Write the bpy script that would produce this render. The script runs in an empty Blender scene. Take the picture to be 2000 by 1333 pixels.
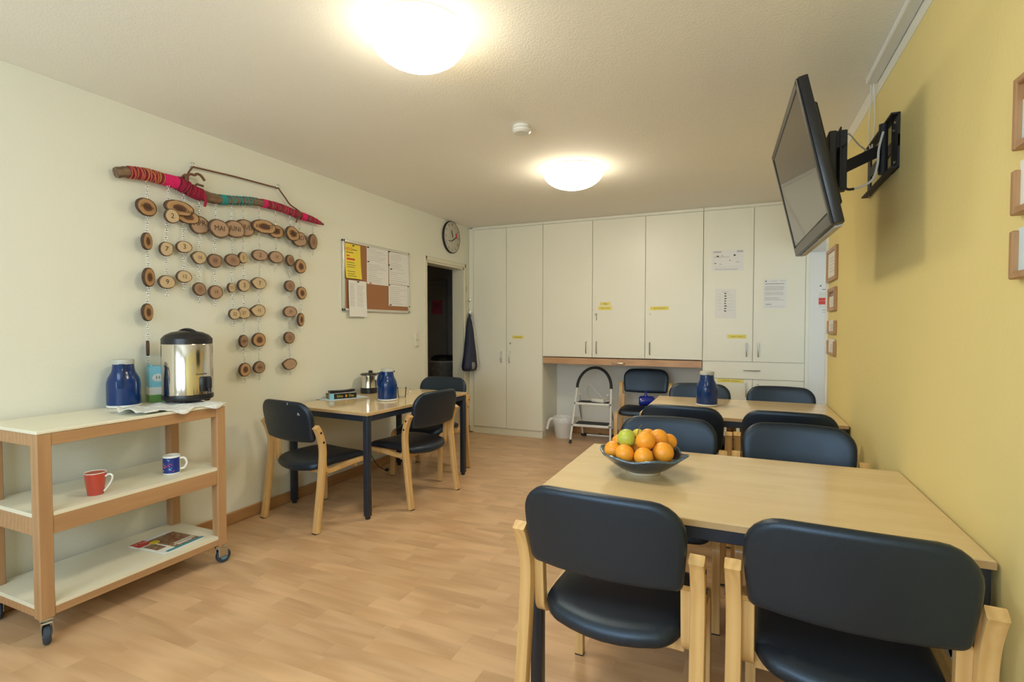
import bpy, bmesh, math, random
from mathutils import Vector, Matrix, Euler

random.seed(7)
R = math.radians
scene = bpy.context.scene
COL = scene.collection

# ------------------------------------------------------------------ camera, world, lights, exposure
cam_d = bpy.data.cameras.new('camera')
cam_d.sensor_width = 36.0
cam_d.lens = 1019.0 / 2000.0 * 36.0
cam_d.clip_start = 0.02
cam = bpy.data.objects.new('camera', cam_d)
COL.objects.link(cam)
cam.location = (0, 0, 1.34)
cam.rotation_euler = (R(90 - 1.63), 0, R(23.73))
scene.camera = cam

world = bpy.data.worlds.new('world')
scene.world = world
world.use_nodes = True
world.node_tree.nodes['Background'].inputs[0].default_value = (0.62, 0.78, 1.0, 1)
world.node_tree.nodes['Background'].inputs[1].default_value = 1.0

def area(name, loc, rot, sx, sy, power, col):
    l = bpy.data.lights.new(name, 'AREA')
    l.shape = 'RECTANGLE'; l.size = sx; l.size_y = sy; l.energy = power; l.color = col
    o = bpy.data.objects.new(name, l); COL.objects.link(o)
    o.location = loc; o.rotation_euler = rot
    return o
# daylight in the two openings of the window wall behind the camera, and in the window of the side room
area('window_daylight', (-1.9, -1.42, 1.55), (R(90), 0, 0), 1.15, 1.35, 30, (0.72, 0.88, 1.0))
area('window_daylight', (-0.45, -1.42, 1.55), (R(90), 0, 0), 1.15, 1.35, 30, (0.72, 0.88, 1.0))
area('side_room_daylight', (1.7, 4.35, 1.5), (R(90), 0, R(0)), 1.0, 1.2, 9, (0.78, 0.92, 1.0))

scene.view_settings.view_transform = 'Standard'
scene.view_settings.look = 'None'
scene.view_settings.gamma = 1.0
scene.view_settings.use_curve_mapping = False
scene.view_settings.exposure = 0.33
LAMP = 34.0

# ------------------------------------------------------------------ material helpers
MATS = {}
def new_mat(name):
    m = bpy.data.materials.new(name); m.use_nodes = True
    nt = m.node_tree; b = nt.nodes['Principled BSDF']
    MATS[name] = m
    return m, nt, b
def N(nt, t, **kw):
    n = nt.nodes.new(t)
    for k, v in kw.items():
        if k.startswith('i_'):
            n.inputs[k[2:].replace('_', ' ')].default_value = v
        else: setattr(n, k, v)
    return n
def rgba(c): return (c[0], c[1], c[2], 1)
def plain(name, col, rough=0.5, metal=0.0, bump=0.0, bscale=60, var=0.06, vscale=6, coat=0.0, spec=0.5, bdist=0.002):
    """base colour with slight procedural variation and optional fine relief"""
    m, nt, b = new_mat(name)
    b.inputs['Roughness'].default_value = rough
    b.inputs['Metallic'].default_value = metal
    b.inputs['Coat Weight'].default_value = coat
    b.inputs['Specular IOR Level'].default_value = spec
    tc = N(nt, 'ShaderNodeTexCoord')
    nz = N(nt, 'ShaderNodeTexNoise', i_Scale=vscale, i_Detail=3.0)
    nt.links.new(tc.outputs['Object'], nz.inputs['Vector'])
    mx = N(nt, 'ShaderNodeMix', data_type='RGBA')
    mx.inputs['A'].default_value = rgba([max(0, c * (1 - var)) for c in col])
    mx.inputs['B'].default_value = rgba([min(1, c * (1 + var)) for c in col])
    nt.links.new(nz.outputs['Fac'], mx.inputs['Factor'])
    nt.links.new(mx.outputs['Result'], b.inputs['Base Color'])
    if bump > 0:
        n2 = N(nt, 'ShaderNodeTexNoise', i_Scale=bscale, i_Detail=4.0)
        nt.links.new(tc.outputs['Object'], n2.inputs['Vector'])
        bp = N(nt, 'ShaderNodeBump', i_Strength=bump, i_Distance=bdist)
        nt.links.new(n2.outputs['Fac'], bp.inputs['Height'])
        nt.links.new(bp.outputs['Normal'], b.inputs['Normal'])
    return m
def wood(name, c1, c2, axis='X', scale=1.0, rough=0.4, stretch=14, rnd=None, coat=0.0, contrast=0.5, rays=0.0, knots=0.0):
    """long-grained wood: noise stretched along one axis plus figured bands; rnd = 'object' or 'island' tone variation"""
    m, nt, b = new_mat(name)
    b.inputs['Roughness'].default_value = rough
    b.inputs['Coat Weight'].default_value = coat
    tc = N(nt, 'ShaderNodeTexCoord')
    mp = N(nt, 'ShaderNodeMapping')
    s = [stretch * scale] * 3
    s['XYZ'.index(axis)] = scale
    mp.inputs['Scale'].default_value = s
    nt.links.new(tc.outputs['Object'], mp.inputs['Vector'])
    vec = mp.outputs['Vector']
    rv = None
    if rnd == 'object':
        oi = N(nt, 'ShaderNodeObjectInfo'); rv = oi.outputs['Random']
    elif rnd == 'island':
        g = N(nt, 'ShaderNodeNewGeometry'); rv = g.outputs['Random Per Island']
    if rv is not None:
        ml = N(nt, 'ShaderNodeMath', operation='MULTIPLY'); ml.inputs[1].default_value = 37.0
        nt.links.new(rv, ml.inputs[0])
        ad = N(nt, 'ShaderNodeVectorMath', operation='ADD')
        nt.links.new(vec, ad.inputs[0]); nt.links.new(ml.outputs[0], ad.inputs[1]); vec = ad.outputs[0]
    n1 = N(nt, 'ShaderNodeTexNoise', i_Scale=2.0, i_Detail=6.0, i_Roughness=0.6, i_Distortion=0.6)
    nt.links.new(vec, n1.inputs['Vector'])
    wv = N(nt, 'ShaderNodeTexWave', wave_type='BANDS', i_Scale=0.55, i_Distortion=7.0, i_Detail=3.0)
    wv.inputs['Detail Scale'].default_value = 1.2
    nt.links.new(vec, wv.inputs['Vector'])
    mxf = N(nt, 'ShaderNodeMix', data_type='FLOAT'); mxf.inputs['Factor'].default_value = 0.4
    nt.links.new(n1.outputs['Fac'], mxf.inputs['A']); nt.links.new(wv.outputs['Fac'], mxf.inputs['B'])
    rp = N(nt, 'ShaderNodeValToRGB')
    rp.color_ramp.elements[0].position = 0.5 - contrast * 0.5; rp.color_ramp.elements[0].color = rgba(c2)
    rp.color_ramp.elements[1].position = 0.5 + contrast * 0.5; rp.color_ramp.elements[1].color = rgba(c1)
    nt.links.new(mxf.outputs['Result'], rp.inputs['Fac'])
    out = rp.outputs['Color']
    if rv is not None:
        hs = N(nt, 'ShaderNodeHueSaturation')
        mr = N(nt, 'ShaderNodeMapRange'); mr.inputs['To Min'].default_value = 0.93; mr.inputs['To Max'].default_value = 1.06
        nt.links.new(rv, mr.inputs['Value'])
        nt.links.new(mr.outputs['Result'], hs.inputs['Value']); nt.links.new(out, hs.inputs['Color']); out = hs.outputs['Color']
    if knots > 0:
        vk = N(nt, 'ShaderNodeTexVoronoi', i_Scale=knots)
        nt.links.new(tc.outputs['Object'], vk.inputs['Vector'])
        kr = N(nt, 'ShaderNodeValToRGB')
        kr.color_ramp.elements[0].position = 0.05; kr.color_ramp.elements[0].color = (0.25, 0.12, 0.05, 1)
        kr.color_ramp.elements[1].position = 0.16; kr.color_ramp.elements[1].color = (1, 1, 1, 1)
        nt.links.new(vk.outputs['Distance'], kr.inputs['Fac'])
        mk = N(nt, 'ShaderNodeMix', data_type='RGBA', blend_type='MULTIPLY'); mk.inputs['Factor'].default_value = 1.0
        nt.links.new(out, mk.inputs['A']); nt.links.new(kr.outputs['Color'], mk.inputs['B']); out = mk.outputs['Result']
    nt.links.new(out, b.inputs['Base Color'])
    return m

# walls, ceiling
def wall_mat(name, col, bump, scale, rough=0.85):
    m = plain(name, col, rough, bump=bump, bscale=scale, var=0.02, vscale=1.5, bdist=0.004, spec=0.25)
    return m
wall_mat('wall_white', (0.785, 0.785, 0.675), 0.25, 90)
wall_mat('ceiling_white', (0.90, 0.885, 0.815), 0.5, 110)
wall_mat('wall_yellow', (0.77, 0.645, 0.285), 0.4, 60)
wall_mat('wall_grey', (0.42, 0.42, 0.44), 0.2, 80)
wall_mat('niche_white', (0.80, 0.80, 0.76), 0.1, 80)
plain('white_paint', (0.80, 0.79, 0.70), 0.35, var=0.02)
plain('door_frame', (0.72, 0.69, 0.53), 0.4, var=0.03)
wood('plank', (0.68, 0.45, 0.26), (0.545, 0.335, 0.18), 'X', 1.0, 0.32, 12, 'object', contrast=0.55)
wood('plank_joined', (0.68, 0.45, 0.26), (0.545, 0.335, 0.18), 'X', 1.0, 0.32, 12, 'island', contrast=0.55)
plain('subfloor', (0.33, 0.19, 0.10), 0.8)
wood('pine', (0.52, 0.29, 0.12), (0.36, 0.18, 0.07), 'Y', 1.2, 0.4, 12, contrast=0.5, knots=5.0)
wood('pine_x', (0.52, 0.29, 0.12), (0.36, 0.18, 0.07), 'X', 1.2, 0.4, 12, contrast=0.5, knots=5.0)
# furniture
def leather():
    m, nt, b = new_mat('leather')
    b.inputs['Base Color'].default_value = (0.0075, 0.0115, 0.021, 1)
    tc = N(nt, 'ShaderNodeTexCoord')
    v = N(nt, 'ShaderNodeTexVoronoi', i_Scale=420.0)
    nt.links.new(tc.outputs['Object'], v.inputs['Vector'])
    bp = N(nt, 'ShaderNodeBump', i_Strength=0.25, i_Distance=0.0008)
    nt.links.new(v.outputs['Distance'], bp.inputs['Height'])
    nt.links.new(bp.outputs['Normal'], b.inputs['Normal'])
    n = N(nt, 'ShaderNodeTexNoise', i_Scale=8.0, i_Detail=4.0)
    nt.links.new(tc.outputs['Object'], n.inputs['Vector'])
    mr = N(nt, 'ShaderNodeMapRange'); mr.inputs['To Min'].default_value = 0.34; mr.inputs['To Max'].default_value = 0.48
    nt.links.new(n.outputs['Fac'], mr.inputs['Value']); nt.links.new(mr.outputs['Result'], b.inputs['Roughness'])
    b.inputs['Specular IOR Level'].default_value = 0.75
    b.inputs['Specular Tint'].default_value = (0.62, 0.79, 1.0, 1)
leather()
wood('chair_wood', (0.72, 0.47, 0.20), (0.60, 0.36, 0.135), 'Z', 1.6, 0.32, 12, contrast=0.6, coat=0.15)
wood('chair_wood_dark', (0.50, 0.29, 0.14), (0.40, 0.22, 0.10), 'Z', 1.6, 0.35, 12, contrast=0.6)
wood('cart_wood', (0.50, 0.295, 0.145), (0.40, 0.225, 0.105), 'Y', 1.4, 0.4, 14, contrast=0.6)
wood('cart_wood_post', (0.50, 0.295, 0.145), (0.40, 0.225, 0.105), 'Z', 1.4, 0.4, 14, contrast=0.6)
wood('beech_front', (0.60, 0.36, 0.19), (0.50, 0.28, 0.14), 'X', 1.4, 0.4, 14, contrast=0.6)
wood('table_top', (0.76, 0.595, 0.35), (0.69, 0.52, 0.29), 'X', 0.9, 0.16, 13, contrast=0.55)
wood('table_top_y', (0.76, 0.595, 0.35), (0.69, 0.52, 0.29), 'Y', 0.9, 0.10, 13, contrast=0.55)
wood('table_edge', (0.64, 0.44, 0.23), (0.56, 0.37, 0.18), 'X', 1.2, 0.35, 13)
wood('frame_wood', (0.48, 0.27, 0.12), (0.36, 0.19, 0.08), 'Z', 1.6, 0.4, 14)
plain('navy_steel', (0.016, 0.024, 0.042), 0.38, var=0.1)
plain('black_plastic', (0.012, 0.013, 0.017), 0.32, var=0.1)
plain('black_matte', (0.014, 0.014, 0.018), 0.6, var=0.1)
plain('rubber_dark', (0.03, 0.045, 0.07), 0.6)
plain('wheel_blue', (0.16, 0.29, 0.40), 0.45)
plain('shelf_white', (0.80, 0.775, 0.625), 0.35, var=0.02)
plain('cabinet_cream', (0.85, 0.83, 0.70), 0.36, var=0.015, vscale=2)
plain('cabinet_gap', (0.10, 0.095, 0.075), 0.8)
plain('brushed_metal', (0.46, 0.45, 0.42), 0.32, metal=1.0)
plain('chrome', (0.80, 0.80, 0.79), 0.13, metal=1.0, var=0.02)
plain('steel', (0.70, 0.67, 0.62), 0.13, metal=1.0, var=0.03)
plain('zinc', (0.58, 0.58, 0.56), 0.25, metal=1.0)
plain('white_plastic', (0.78, 0.78, 0.74), 0.35, var=0.02)
plain('ivory_plastic', (0.74, 0.72, 0.60), 0.35, var=0.02)
plain('white_enamel', (0.80, 0.80, 0.76), 0.3, var=0.02)
plain('ceramic_white', (0.84, 0.84, 0.80), 0.12, var=0.02)
plain('ceramic_red', (0.56, 0.075, 0.05), 0.15, var=0.04)
plain('thermos_blue', (0.002, 0.030, 0.145), 0.2, var=0.08)
plain('thermos_lid', (0.50, 0.51, 0.46), 0.4)
plain('cobalt', (0.008, 0.025, 0.30), 0.12, coat=0.5)
plain('print_blue', (0.015, 0.04, 0.25), 0.2)
plain('print_pink', (0.70, 0.08, 0.20), 0.4)
plain('print_sky', (0.25, 0.62, 0.78), 0.4)
plain('print_yellow', (0.80, 0.66, 0.04), 0.5)
plain('print_red', (0.66, 0.05, 0.04), 0.5)
plain('print_orange', (0.80, 0.30, 0.03), 0.5)
plain('print_green', (0.16, 0.36, 0.09), 0.5)
plain('print_grey', (0.50, 0.50, 0.50), 0.7)
plain('print_dark', (0.06, 0.06, 0.065), 0.6)
plain('print_brown', (0.20, 0.10, 0.07), 0.5, var=0.5, vscale=60)
plain('print_white', (0.82, 0.82, 0.78), 0.5)
plain('print_teal', (0.05, 0.28, 0.36), 0.5)
plain('paper', (0.80, 0.80, 0.77), 0.6, var=0.02)
plain('paper_blue', (0.62, 0.74, 0.82), 0.6, var=0.03)
plain('paper_pink', (0.55, 0.10, 0.22), 0.7, var=0.03)
plain('paper_yellow', (0.84, 0.68, 0.06), 0.6, var=0.03)
plain('tag_yellow', (0.84, 0.72, 0.14), 0.6, var=0.1, vscale=30)
plain('cork', (0.36, 0.165, 0.075), 0.9, bump=0.6, bscale=350, var=0.25, vscale=220)
plain('alu', (0.72, 0.71, 0.66), 0.35, metal=0.7)
plain('cloth_white', (0.78, 0.80, 0.78), 0.9, bump=0.5, bscale=240, var=0.03)
plain('cloth_grey', (0.52, 0.56, 0.60), 0.9)
plain('bag_navy', (0.018, 0.022, 0.05), 0.6, bump=0.5, bscale=180, var=0.3, vscale=40)
plain('cord_brown', (0.17, 0.075, 0.04), 0.9, bump=0.6, bscale=300, var=0.3, vscale=120)
plain('cord_white', (0.70, 0.70, 0.66), 0.6)
plain('bark', (0.085, 0.05, 0.03), 0.95, bump=1.0, bscale=140, var=0.5, vscale=60, bdist=0.004)
wood('branch_wood', (0.26, 0.165, 0.095), (0.11, 0.065, 0.04), 'Y', 3.0, 0.85, 9, contrast=0.5)
for nm, c in (('yarn_rust', (0.50, 0.13, 0.07)), ('yarn_crimson', (0.33, 0.015, 0.045)), ('yarn_pink', (0.78, 0.02, 0.16)),
              ('yarn_wine', (0.22, 0.01, 0.05)), ('yarn_teal', (0.04, 0.33, 0.32)), ('yarn_rose', (0.58, 0.05, 0.11)), ('yarn_ochre', (0.55, 0.26, 0.06))):
    plain(nm, c, 0.95, bump=0.6, bscale=400, var=0.2, vscale=150)
plain('burnt', (0.05, 0.025, 0.015), 0.9)
plain('orange_peel', (0.92, 0.37, 0.03), 0.38, bump=0.35, bscale=170, var=0.10, vscale=14)
plain('green_peel', (0.48, 0.54, 0.07), 0.40, bump=0.4, bscale=60, var=0.28, vscale=22)
plain('lemon_peel', (0.70, 0.56, 0.04), 0.40, bump=0.35, bscale=140, var=0.15, vscale=14)
plain('stem_brown', (0.16, 0.11, 0.05), 0.8)
plain('glaze_blue', (0.03, 0.04, 0.07), 0.13, var=0.5, vscale=25, coat=0.4)
plain('glaze_rim', (0.08, 0.14, 0.20), 0.2, var=0.6, vscale=60)
plain('plastic_white_bag', (0.80, 0.80, 0.80), 0.3, bump=0.5, bscale=25, bdist=0.02)
plain('bag_grey', (0.22, 0.22, 0.23), 0.25, bump=0.8, bscale=30, bdist=0.02, var=0.4, vscale=12)
plain('clock_face', (0.56, 0.53, 0.44), 0.6, var=0.14, vscale=26)
def slice_mat(name, stops, nscale=22):
    m, nt, b = new_mat(name)
    b.inputs['Roughness'].default_value = 0.65
    at = N(nt, 'ShaderNodeAttribute', attribute_name='rad')
    tc = N(nt, 'ShaderNodeTexCoord')
    nz = N(nt, 'ShaderNodeTexNoise', i_Scale=nscale, i_Detail=3.0)
    nt.links.new(tc.outputs['Object'], nz.inputs['Vector'])
    ml = N(nt, 'ShaderNodeMath', operation='MULTIPLY_ADD'); ml.inputs[1].default_value = 0.22; ml.inputs[2].default_value = -0.11
    nt.links.new(nz.outputs['Fac'], ml.inputs[0])
    ad = N(nt, 'ShaderNodeMath', operation='ADD')
    nt.links.new(at.outputs['Fac'], ad.inputs[0]); nt.links.new(ml.outputs[0], ad.inputs[1])
    rp = N(nt, 'ShaderNodeValToRGB')
    els = rp.color_ramp.elements
    els[0].position = stops[0][0]; els[0].color = rgba(stops[0][1])
    els[1].position = stops[-1][0]; els[1].color = rgba(stops[-1][1])
    for p, c in stops[1:-1]:
        e = els.new(p); e.color = rgba(c)
    nt.links.new(ad.outputs[0], rp.inputs['Fac'])
    sn = N(nt, 'ShaderNodeMath', operation='SINE')
    m2 = N(nt, 'ShaderNodeMath', operation='MULTIPLY'); m2.inputs[1].default_value = 75.0
    nt.links.new(ad.outputs[0], m2.inputs[0]); nt.links.new(m2.outputs[0], sn.inputs[0])
    mr = N(nt, 'ShaderNodeMapRange'); mr.inputs['From Min'].default_value = -1; mr.inputs['To Min'].default_value = 0.88; mr.inputs['To Max'].default_value = 1.04
    nt.links.new(sn.outputs[0], mr.inputs['Value'])
    hs = N(nt, 'ShaderNodeHueSaturation')
    nt.links.new(mr.outputs['Result'], hs.inputs['Value']); nt.links.new(rp.outputs['Color'], hs.inputs['Color'])
    nt.links.new(hs.outputs['Color'], b.inputs['Base Color'])
slice_mat('slice_dark', [(0.0, (0.10, 0.04, 0.022)), (0.42, (0.14, 0.06, 0.03)), (0.52, (0.44, 0.25, 0.11)), (0.84, (0.54, 0.33, 0.16)), (0.93, (0.12, 0.065, 0.035))])
slice_mat('slice_pale', [(0.0, (0.56, 0.42, 0.245)), (0.85, (0.61, 0.46, 0.275)), (0.93, (0.16, 0.10, 0.055))])
slice_mat('slice_brown', [(0.0, (0.23, 0.115, 0.07)), (0.35, (0.29, 0.165, 0.10)), (0.8, (0.40, 0.25, 0.15)), (0.93, (0.12, 0.07, 0.04))])
slice_mat('slice_tan', [(0.0, (0.40, 0.26, 0.165)), (0.8, (0.46, 0.30, 0.19)), (0.93, (0.14, 0.08, 0.045))])
def emit(name, col, st):
    m, nt, b = new_mat(name)
    b.inputs['Base Color'].default_value = rgba(col)
    b.inputs['Emission Color'].default_value = rgba(col); b.inputs['Emission Strength'].default_value = st
    b.inputs['Roughness'].default_value = 0.3
emit('lamp_glass', (1.0, 0.88, 0.66), LAMP)
# the bulb sits in the middle of the shade: the underside glows more than the rim
_m = MATS['lamp_glass']; _nt = _m.node_tree
_tc = N(_nt, 'ShaderNodeTexCoord'); _sx = N(_nt, 'ShaderNodeSeparateXYZ'); _mr = N(_nt, 'ShaderNodeMapRange')
_nt.links.new(_tc.outputs['Normal'], _sx.inputs[0]); _nt.links.new(_sx.outputs['Z'], _mr.inputs['Value'])
_mr.inputs['From Min'].default_value = -1.0; _mr.inputs['From Max'].default_value = -0.1; _mr.inputs['To Min'].default_value = LAMP; _mr.inputs['To Max'].default_value = LAMP * .14
_nt.links.new(_mr.outputs['Result'], _nt.nodes['Principled BSDF'].inputs['Emission Strength'])
def glassy(name, tint, amt=0.85):
    m, nt, b = new_mat(name)
    nt.nodes.remove(b)
    tr = N(nt, 'ShaderNodeBsdfTransparent'); tr.inputs[0].default_value = rgba(tint)
    gl = N(nt, 'ShaderNodeBsdfGlossy', i_Roughness=0.04)
    fr = N(nt, 'ShaderNodeFresnel'); fr.inputs[0].default_value = 1.25
    mx = N(nt, 'ShaderNodeMixShader')
    nt.links.new(fr.outputs[0], mx.inputs[0]); nt.links.new(tr.outputs[0], mx.inputs[1]); nt.links.new(gl.outputs[0], mx.inputs[2])
    nt.links.new(mx.outputs[0], nt.nodes['Material Output'].inputs[0])
glassy('clear_glass', (0.98, 0.985, 0.98))
m, nt, b = new_mat('tv_screen')
b.inputs['Base Color'].default_value = (0.02, 0.02, 0.022, 1); b.inputs['Roughness'].default_value = 0.05
b.inputs['Specular IOR Level'].default_value = 0.9
def magazine_mat():
    m, nt, b = new_mat('magazine_photo')
    tc = N(nt, 'ShaderNodeTexCoord')
    n = N(nt, 'ShaderNodeTexNoise', i_Scale=38.0, i_Detail=5.0, i_Distortion=1.5)
    nt.links.new(tc.outputs['Object'], n.inputs['Vector'])
    rp = N(nt, 'ShaderNodeValToRGB'); e = rp.color_ramp.elements
    e[0].position = 0.32; e[0].color = (0.03, 0.025, 0.02, 1)
    e[1].position = 0.72; e[1].color = (0.55, 0.42, 0.30, 1)
    x = e.new(0.45); x.color = (0.22, 0.07, 0.05, 1)
    x = e.new(0.58); x.color = (0.25, 0.20, 0.09, 1)
    nt.links.new(n.outputs['Fac'], rp.inputs['Fac']); nt.links.new(rp.outputs['Color'], b.inputs['Base Color'])
    b.inputs['Roughness'].default_value = 0.3
magazine_mat()

# ------------------------------------------------------------------ lettering (built-in vector font, turned into meshes once)
WORDS = ['JANUAR', 'FEBRUAR', 'APR', 'MAI', 'JUNI', 'JULI', 'AUGUST', 'SEPT', 'OKT', 'NOV', '2', '7', '3', '9', '11', '12', '16', '17', '19',
         '22', '27', '29', '1', '31', '15', '20', 'Bartscher', 'Kaffee / Kekse', 'Tassen', 'Tee', 'Handt\u00fccher / Bettw\u00e4sche', 'Geschirr / Besteck',
         'Putzmittel', 'Glas und Porzellan', 'HERE', 'XII', 'I', 'II', 'III', 'IIII', 'V', 'VI', 'VII', 'VIII', 'IX', 'X', 'XI', 'Uno', 'H', 'Steine', 'TV Tipp', 'Das', 'bitte beachten', 'KREUZE']
TEXT = {}
_t = []
for w in WORDS:
    c = bpy.data.curves.new('text', 'FONT'); c.body = w; c.align_x = 'CENTER'; c.align_y = 'CENTER'; c.size = 1.0; c.resolution_u = 2
    o = bpy.data.objects.new('text', c); COL.objects.link(o); _t.append((w, o))
bpy.context.view_layer.update()
_dg = bpy.context.evaluated_depsgraph_get()
for w, o in _t:
    me = bpy.data.meshes.new_from_object(o.evaluated_get(_dg))
    TEXT[w] = ([v.co.copy() for v in me.vertices], [tuple(p.vertices) for p in me.polygons])
    bpy.data.meshes.remove(me)
for w, o in _t:
    c = o.data; bpy.data.objects.remove(o); bpy.data.curves.remove(c)

# ------------------------------------------------------------------ mesh helpers
class MB:
    """collects geometry for ONE mesh object"""
    def __init__(s): s.v = []; s.f = []; s.mi = []; s.cur = 0
    def add(s, vs, fs, M=None):
        o = len(s.v)
        s.v += [tuple(M @ Vector(v)) if M else tuple(v) for v in vs]
        s.f += [tuple(i + o for i in f) for f in fs]
        s.mi += [s.cur] * len(fs)
        return s
    def box(s, c, size, bev=0.0, M=None, rot=None, seg=1):
        if bev <= 0:
            hx, hy, hz = [q / 2 for q in size]
            vs = [Vector((sx * hx, sy * hy, sz * hz)) for sz in (-1, 1) for sy in (-1, 1) for sx in (-1, 1)]
            fs = [(0, 2, 3, 1), (4, 5, 7, 6), (0, 1, 5, 4), (2, 6, 7, 3), (0, 4, 6, 2), (1, 3, 7, 5)]
        else:
            bm = bmesh.new(); bmesh.ops.create_cube(bm, size=1.0)
            for v in bm.verts: v.co = Vector((v.co.x * size[0], v.co.y * size[1], v.co.z * size[2]))
            bmesh.ops.bevel(bm, geom=bm.edges[:], offset=bev, segments=seg, affect='EDGES', profile=0.5)
            bm.verts.index_update()
            vs = [v.co.copy() for v in bm.verts]; fs = [tuple(v.index for v in f.verts) for f in bm.faces]; bm.free()
        if rot is not None:
            E = Euler(rot).to_matrix(); vs = [E @ v for v in vs]
        c = Vector(c)
        return s.add([v + c for v in vs], fs, M)
    def sweep(s, pts, prof, up=(0, 0, 1), cap=True, closed=False, scales=None, M=None):
        """sweep a closed 2-D profile [(a,b)] along pts; a lies along side, b along normal"""
        pts = [Vector(p) for p in pts]; n = len(pts); k = len(prof); vs = []; fs = []
        prev = None
        for i, p in enumerate(pts):
            a = pts[(i - 1) % n] if (i > 0 or closed) else p
            b = pts[(i + 1) % n] if (i < n - 1 or closed) else p
            t = (b - a).normalized()
            if prev is None:
                u = Vector(up)
                if abs(t.dot(u)) > 0.95: u = Vector((1, 0, 0)) if abs(t.x) < 0.9 else Vector((0, 1, 0))
                side = t.cross(u).normalized()
            else:
                side = (prev - t * prev.dot(t)).normalized()
            prev = side
            nor = side.cross(t).normalized()
            sc = scales[i] if scales else 1.0
            vs += [p + side * (x * sc) + nor * (y * sc) for x, y in prof]
        m = n if closed else n - 1
        for i in range(m):
            j = (i + 1) % n
            for q in range(k):
                r = (q + 1) % k
                fs.append((i * k + q, i * k + r, j * k + r, j * k + q))
        if cap and not closed:
            fs.append(tuple(range(k - 1, -1, -1))); fs.append(tuple((n - 1) * k + q for q in range(k)))
        return s.add(vs, fs, M)
    def tube(s, pts, r, n=8, closed=False, scales=None, M=None, cap=True):
        prof = [(r * math.cos(2 * math.pi * i / n), r * math.sin(2 * math.pi * i / n)) for i in range(n)]
        return s.sweep(pts, prof, closed=closed, scales=scales, M=M, cap=cap)
    def lathe(s, prof, n=32, M=None, sx=1.0, sy=1.0, cap=True):
        vs = []; fs = []; k = len(prof)
        for i in range(n):
            a = 2 * math.pi * i / n
            vs += [(r * math.cos(a) * sx, r * math.sin(a) * sy, z) for r, z in prof]
        for i in range(n):
            j = (i + 1) % n
            for q in range(k - 1):
                fs.append((i * k + q, j * k + q, j * k + q + 1, i * k + q + 1))
        if cap and prof[0][0] > 1e-6: fs.append(tuple(i * k for i in range(n - 1, -1, -1)))
        if cap and prof[-1][0] > 1e-6: fs.append(tuple(i * k + k - 1 for i in range(n)))
        return s.add(vs, fs, M)
    def prism(s, poly, z0, z1, M=None):
        n = len(poly)
        vs = [(x, y, z0) for x, y in poly] + [(x, y, z1) for x, y in poly]
        fs = [tuple(range(n - 1, -1, -1)), tuple(range(n, 2 * n))] + [(i, (i + 1) % n, n + (i + 1) % n, n + i) for i in range(n)]
        return s.add(vs, fs, M)
    def text(s, w, size, M, wrap=None):
        vs, fs = TEXT[w]
        vs = [v * size for v in vs]
        if wrap: vs = [Vector((wrap * math.sin(v.x / wrap), v.y, wrap * math.cos(v.x / wrap) - wrap)) for v in vs]
        return s.add(vs, fs, M)
    def torus(s, c, r, t, axis='Z', n=12, k=5, sz=1.0):
        pts = []
        for i in range(n):
            a = 2 * math.pi * i / n; x, y = r * math.cos(a), r * math.sin(a) * sz
            pts.append(Vector(c) + Vector({'Z': (x, y, 0), 'X': (0, x, y), 'Y': (x, 0, y)}[axis]))
        return s.tube(pts, t, k, closed=True)
    def mesh(s, name, mats, smooth=True, angle=35):
        me = bpy.data.meshes.new(name)
        me.from_pydata([tuple(v) for v in s.v], [], s.f)
        for mt in (mats if isinstance(mats, (list, tuple)) else [mats]): me.materials.append(MATS[mt])
        me.polygons.foreach_set('material_index', s.mi)
        bm = bmesh.new(); bm.from_mesh(me)
        bmesh.ops.remove_doubles(bm, verts=bm.verts[:], dist=1e-6)
        bmesh.ops.recalc_face_normals(bm, faces=bm.faces[:])
        bm.to_mesh(me); bm.free()
        if smooth:
            me.polygons.foreach_set('use_smooth', [True] * len(me.polygons))
            me.set_sharp_from_angle(angle=R(angle))
        me.update()
        return me
    def build(s, name, mats, parent=None, smooth=True, angle=35, loc=None, rot=None):
        return link(name, s.mesh(name, mats, smooth, angle), parent, loc, rot)

def link(name, data, parent=None, loc=None, rot=None):
    o = bpy.data.objects.new(name, data); COL.objects.link(o)
    if parent: o.parent = parent
    if loc is not None: o.location = loc
    if rot is not None: o.rotation_euler = rot
    return o
def tag(o, label, cat=None, group=None):
    o['label'] = label
    if cat: o['category'] = cat
    if group: o['group'] = group
    return o
def thing(name, label, cat, loc=(0, 0, 0), rotz=0.0, group=None):
    o = link(name, None, None, loc, (0, 0, rotz)); o.empty_display_size = 0.1
    return tag(o, label, cat, group)
def struct(o): o['kind'] = 'structure'; return o
def kids(o): return [c for c in bpy.data.objects if c.parent == o]
def dup(root, tree, loc, rotz, label, group=None):
    """copy of a thing and of each of its parts and sub-parts"""
    r = root.copy(); COL.objects.link(r); r.location = loc; r.rotation_euler = (0, 0, rotz); r['label'] = label
    if group: r['group'] = group
    for ch, subs in tree:
        c = ch.copy(); COL.objects.link(c); c.parent = r
        for g in subs:
            d = g.copy(); COL.objects.link(d); d.parent = c
    return r
def tree_of(root): return [(c, kids(c)) for c in kids(root)]
def arc(c, r, a0, a1, n, plane='YZ', x=0.0):
    out = []
    for i in range(n + 1):
        a = R(a0 + (a1 - a0) * i / n); p, q = c[0] + r * math.cos(a), c[1] + r * math.sin(a)
        out.append({'YZ': (x, p, q), 'XY': (p, q, x), 'XZ': (p, x, q)}[plane])
    return out
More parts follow.
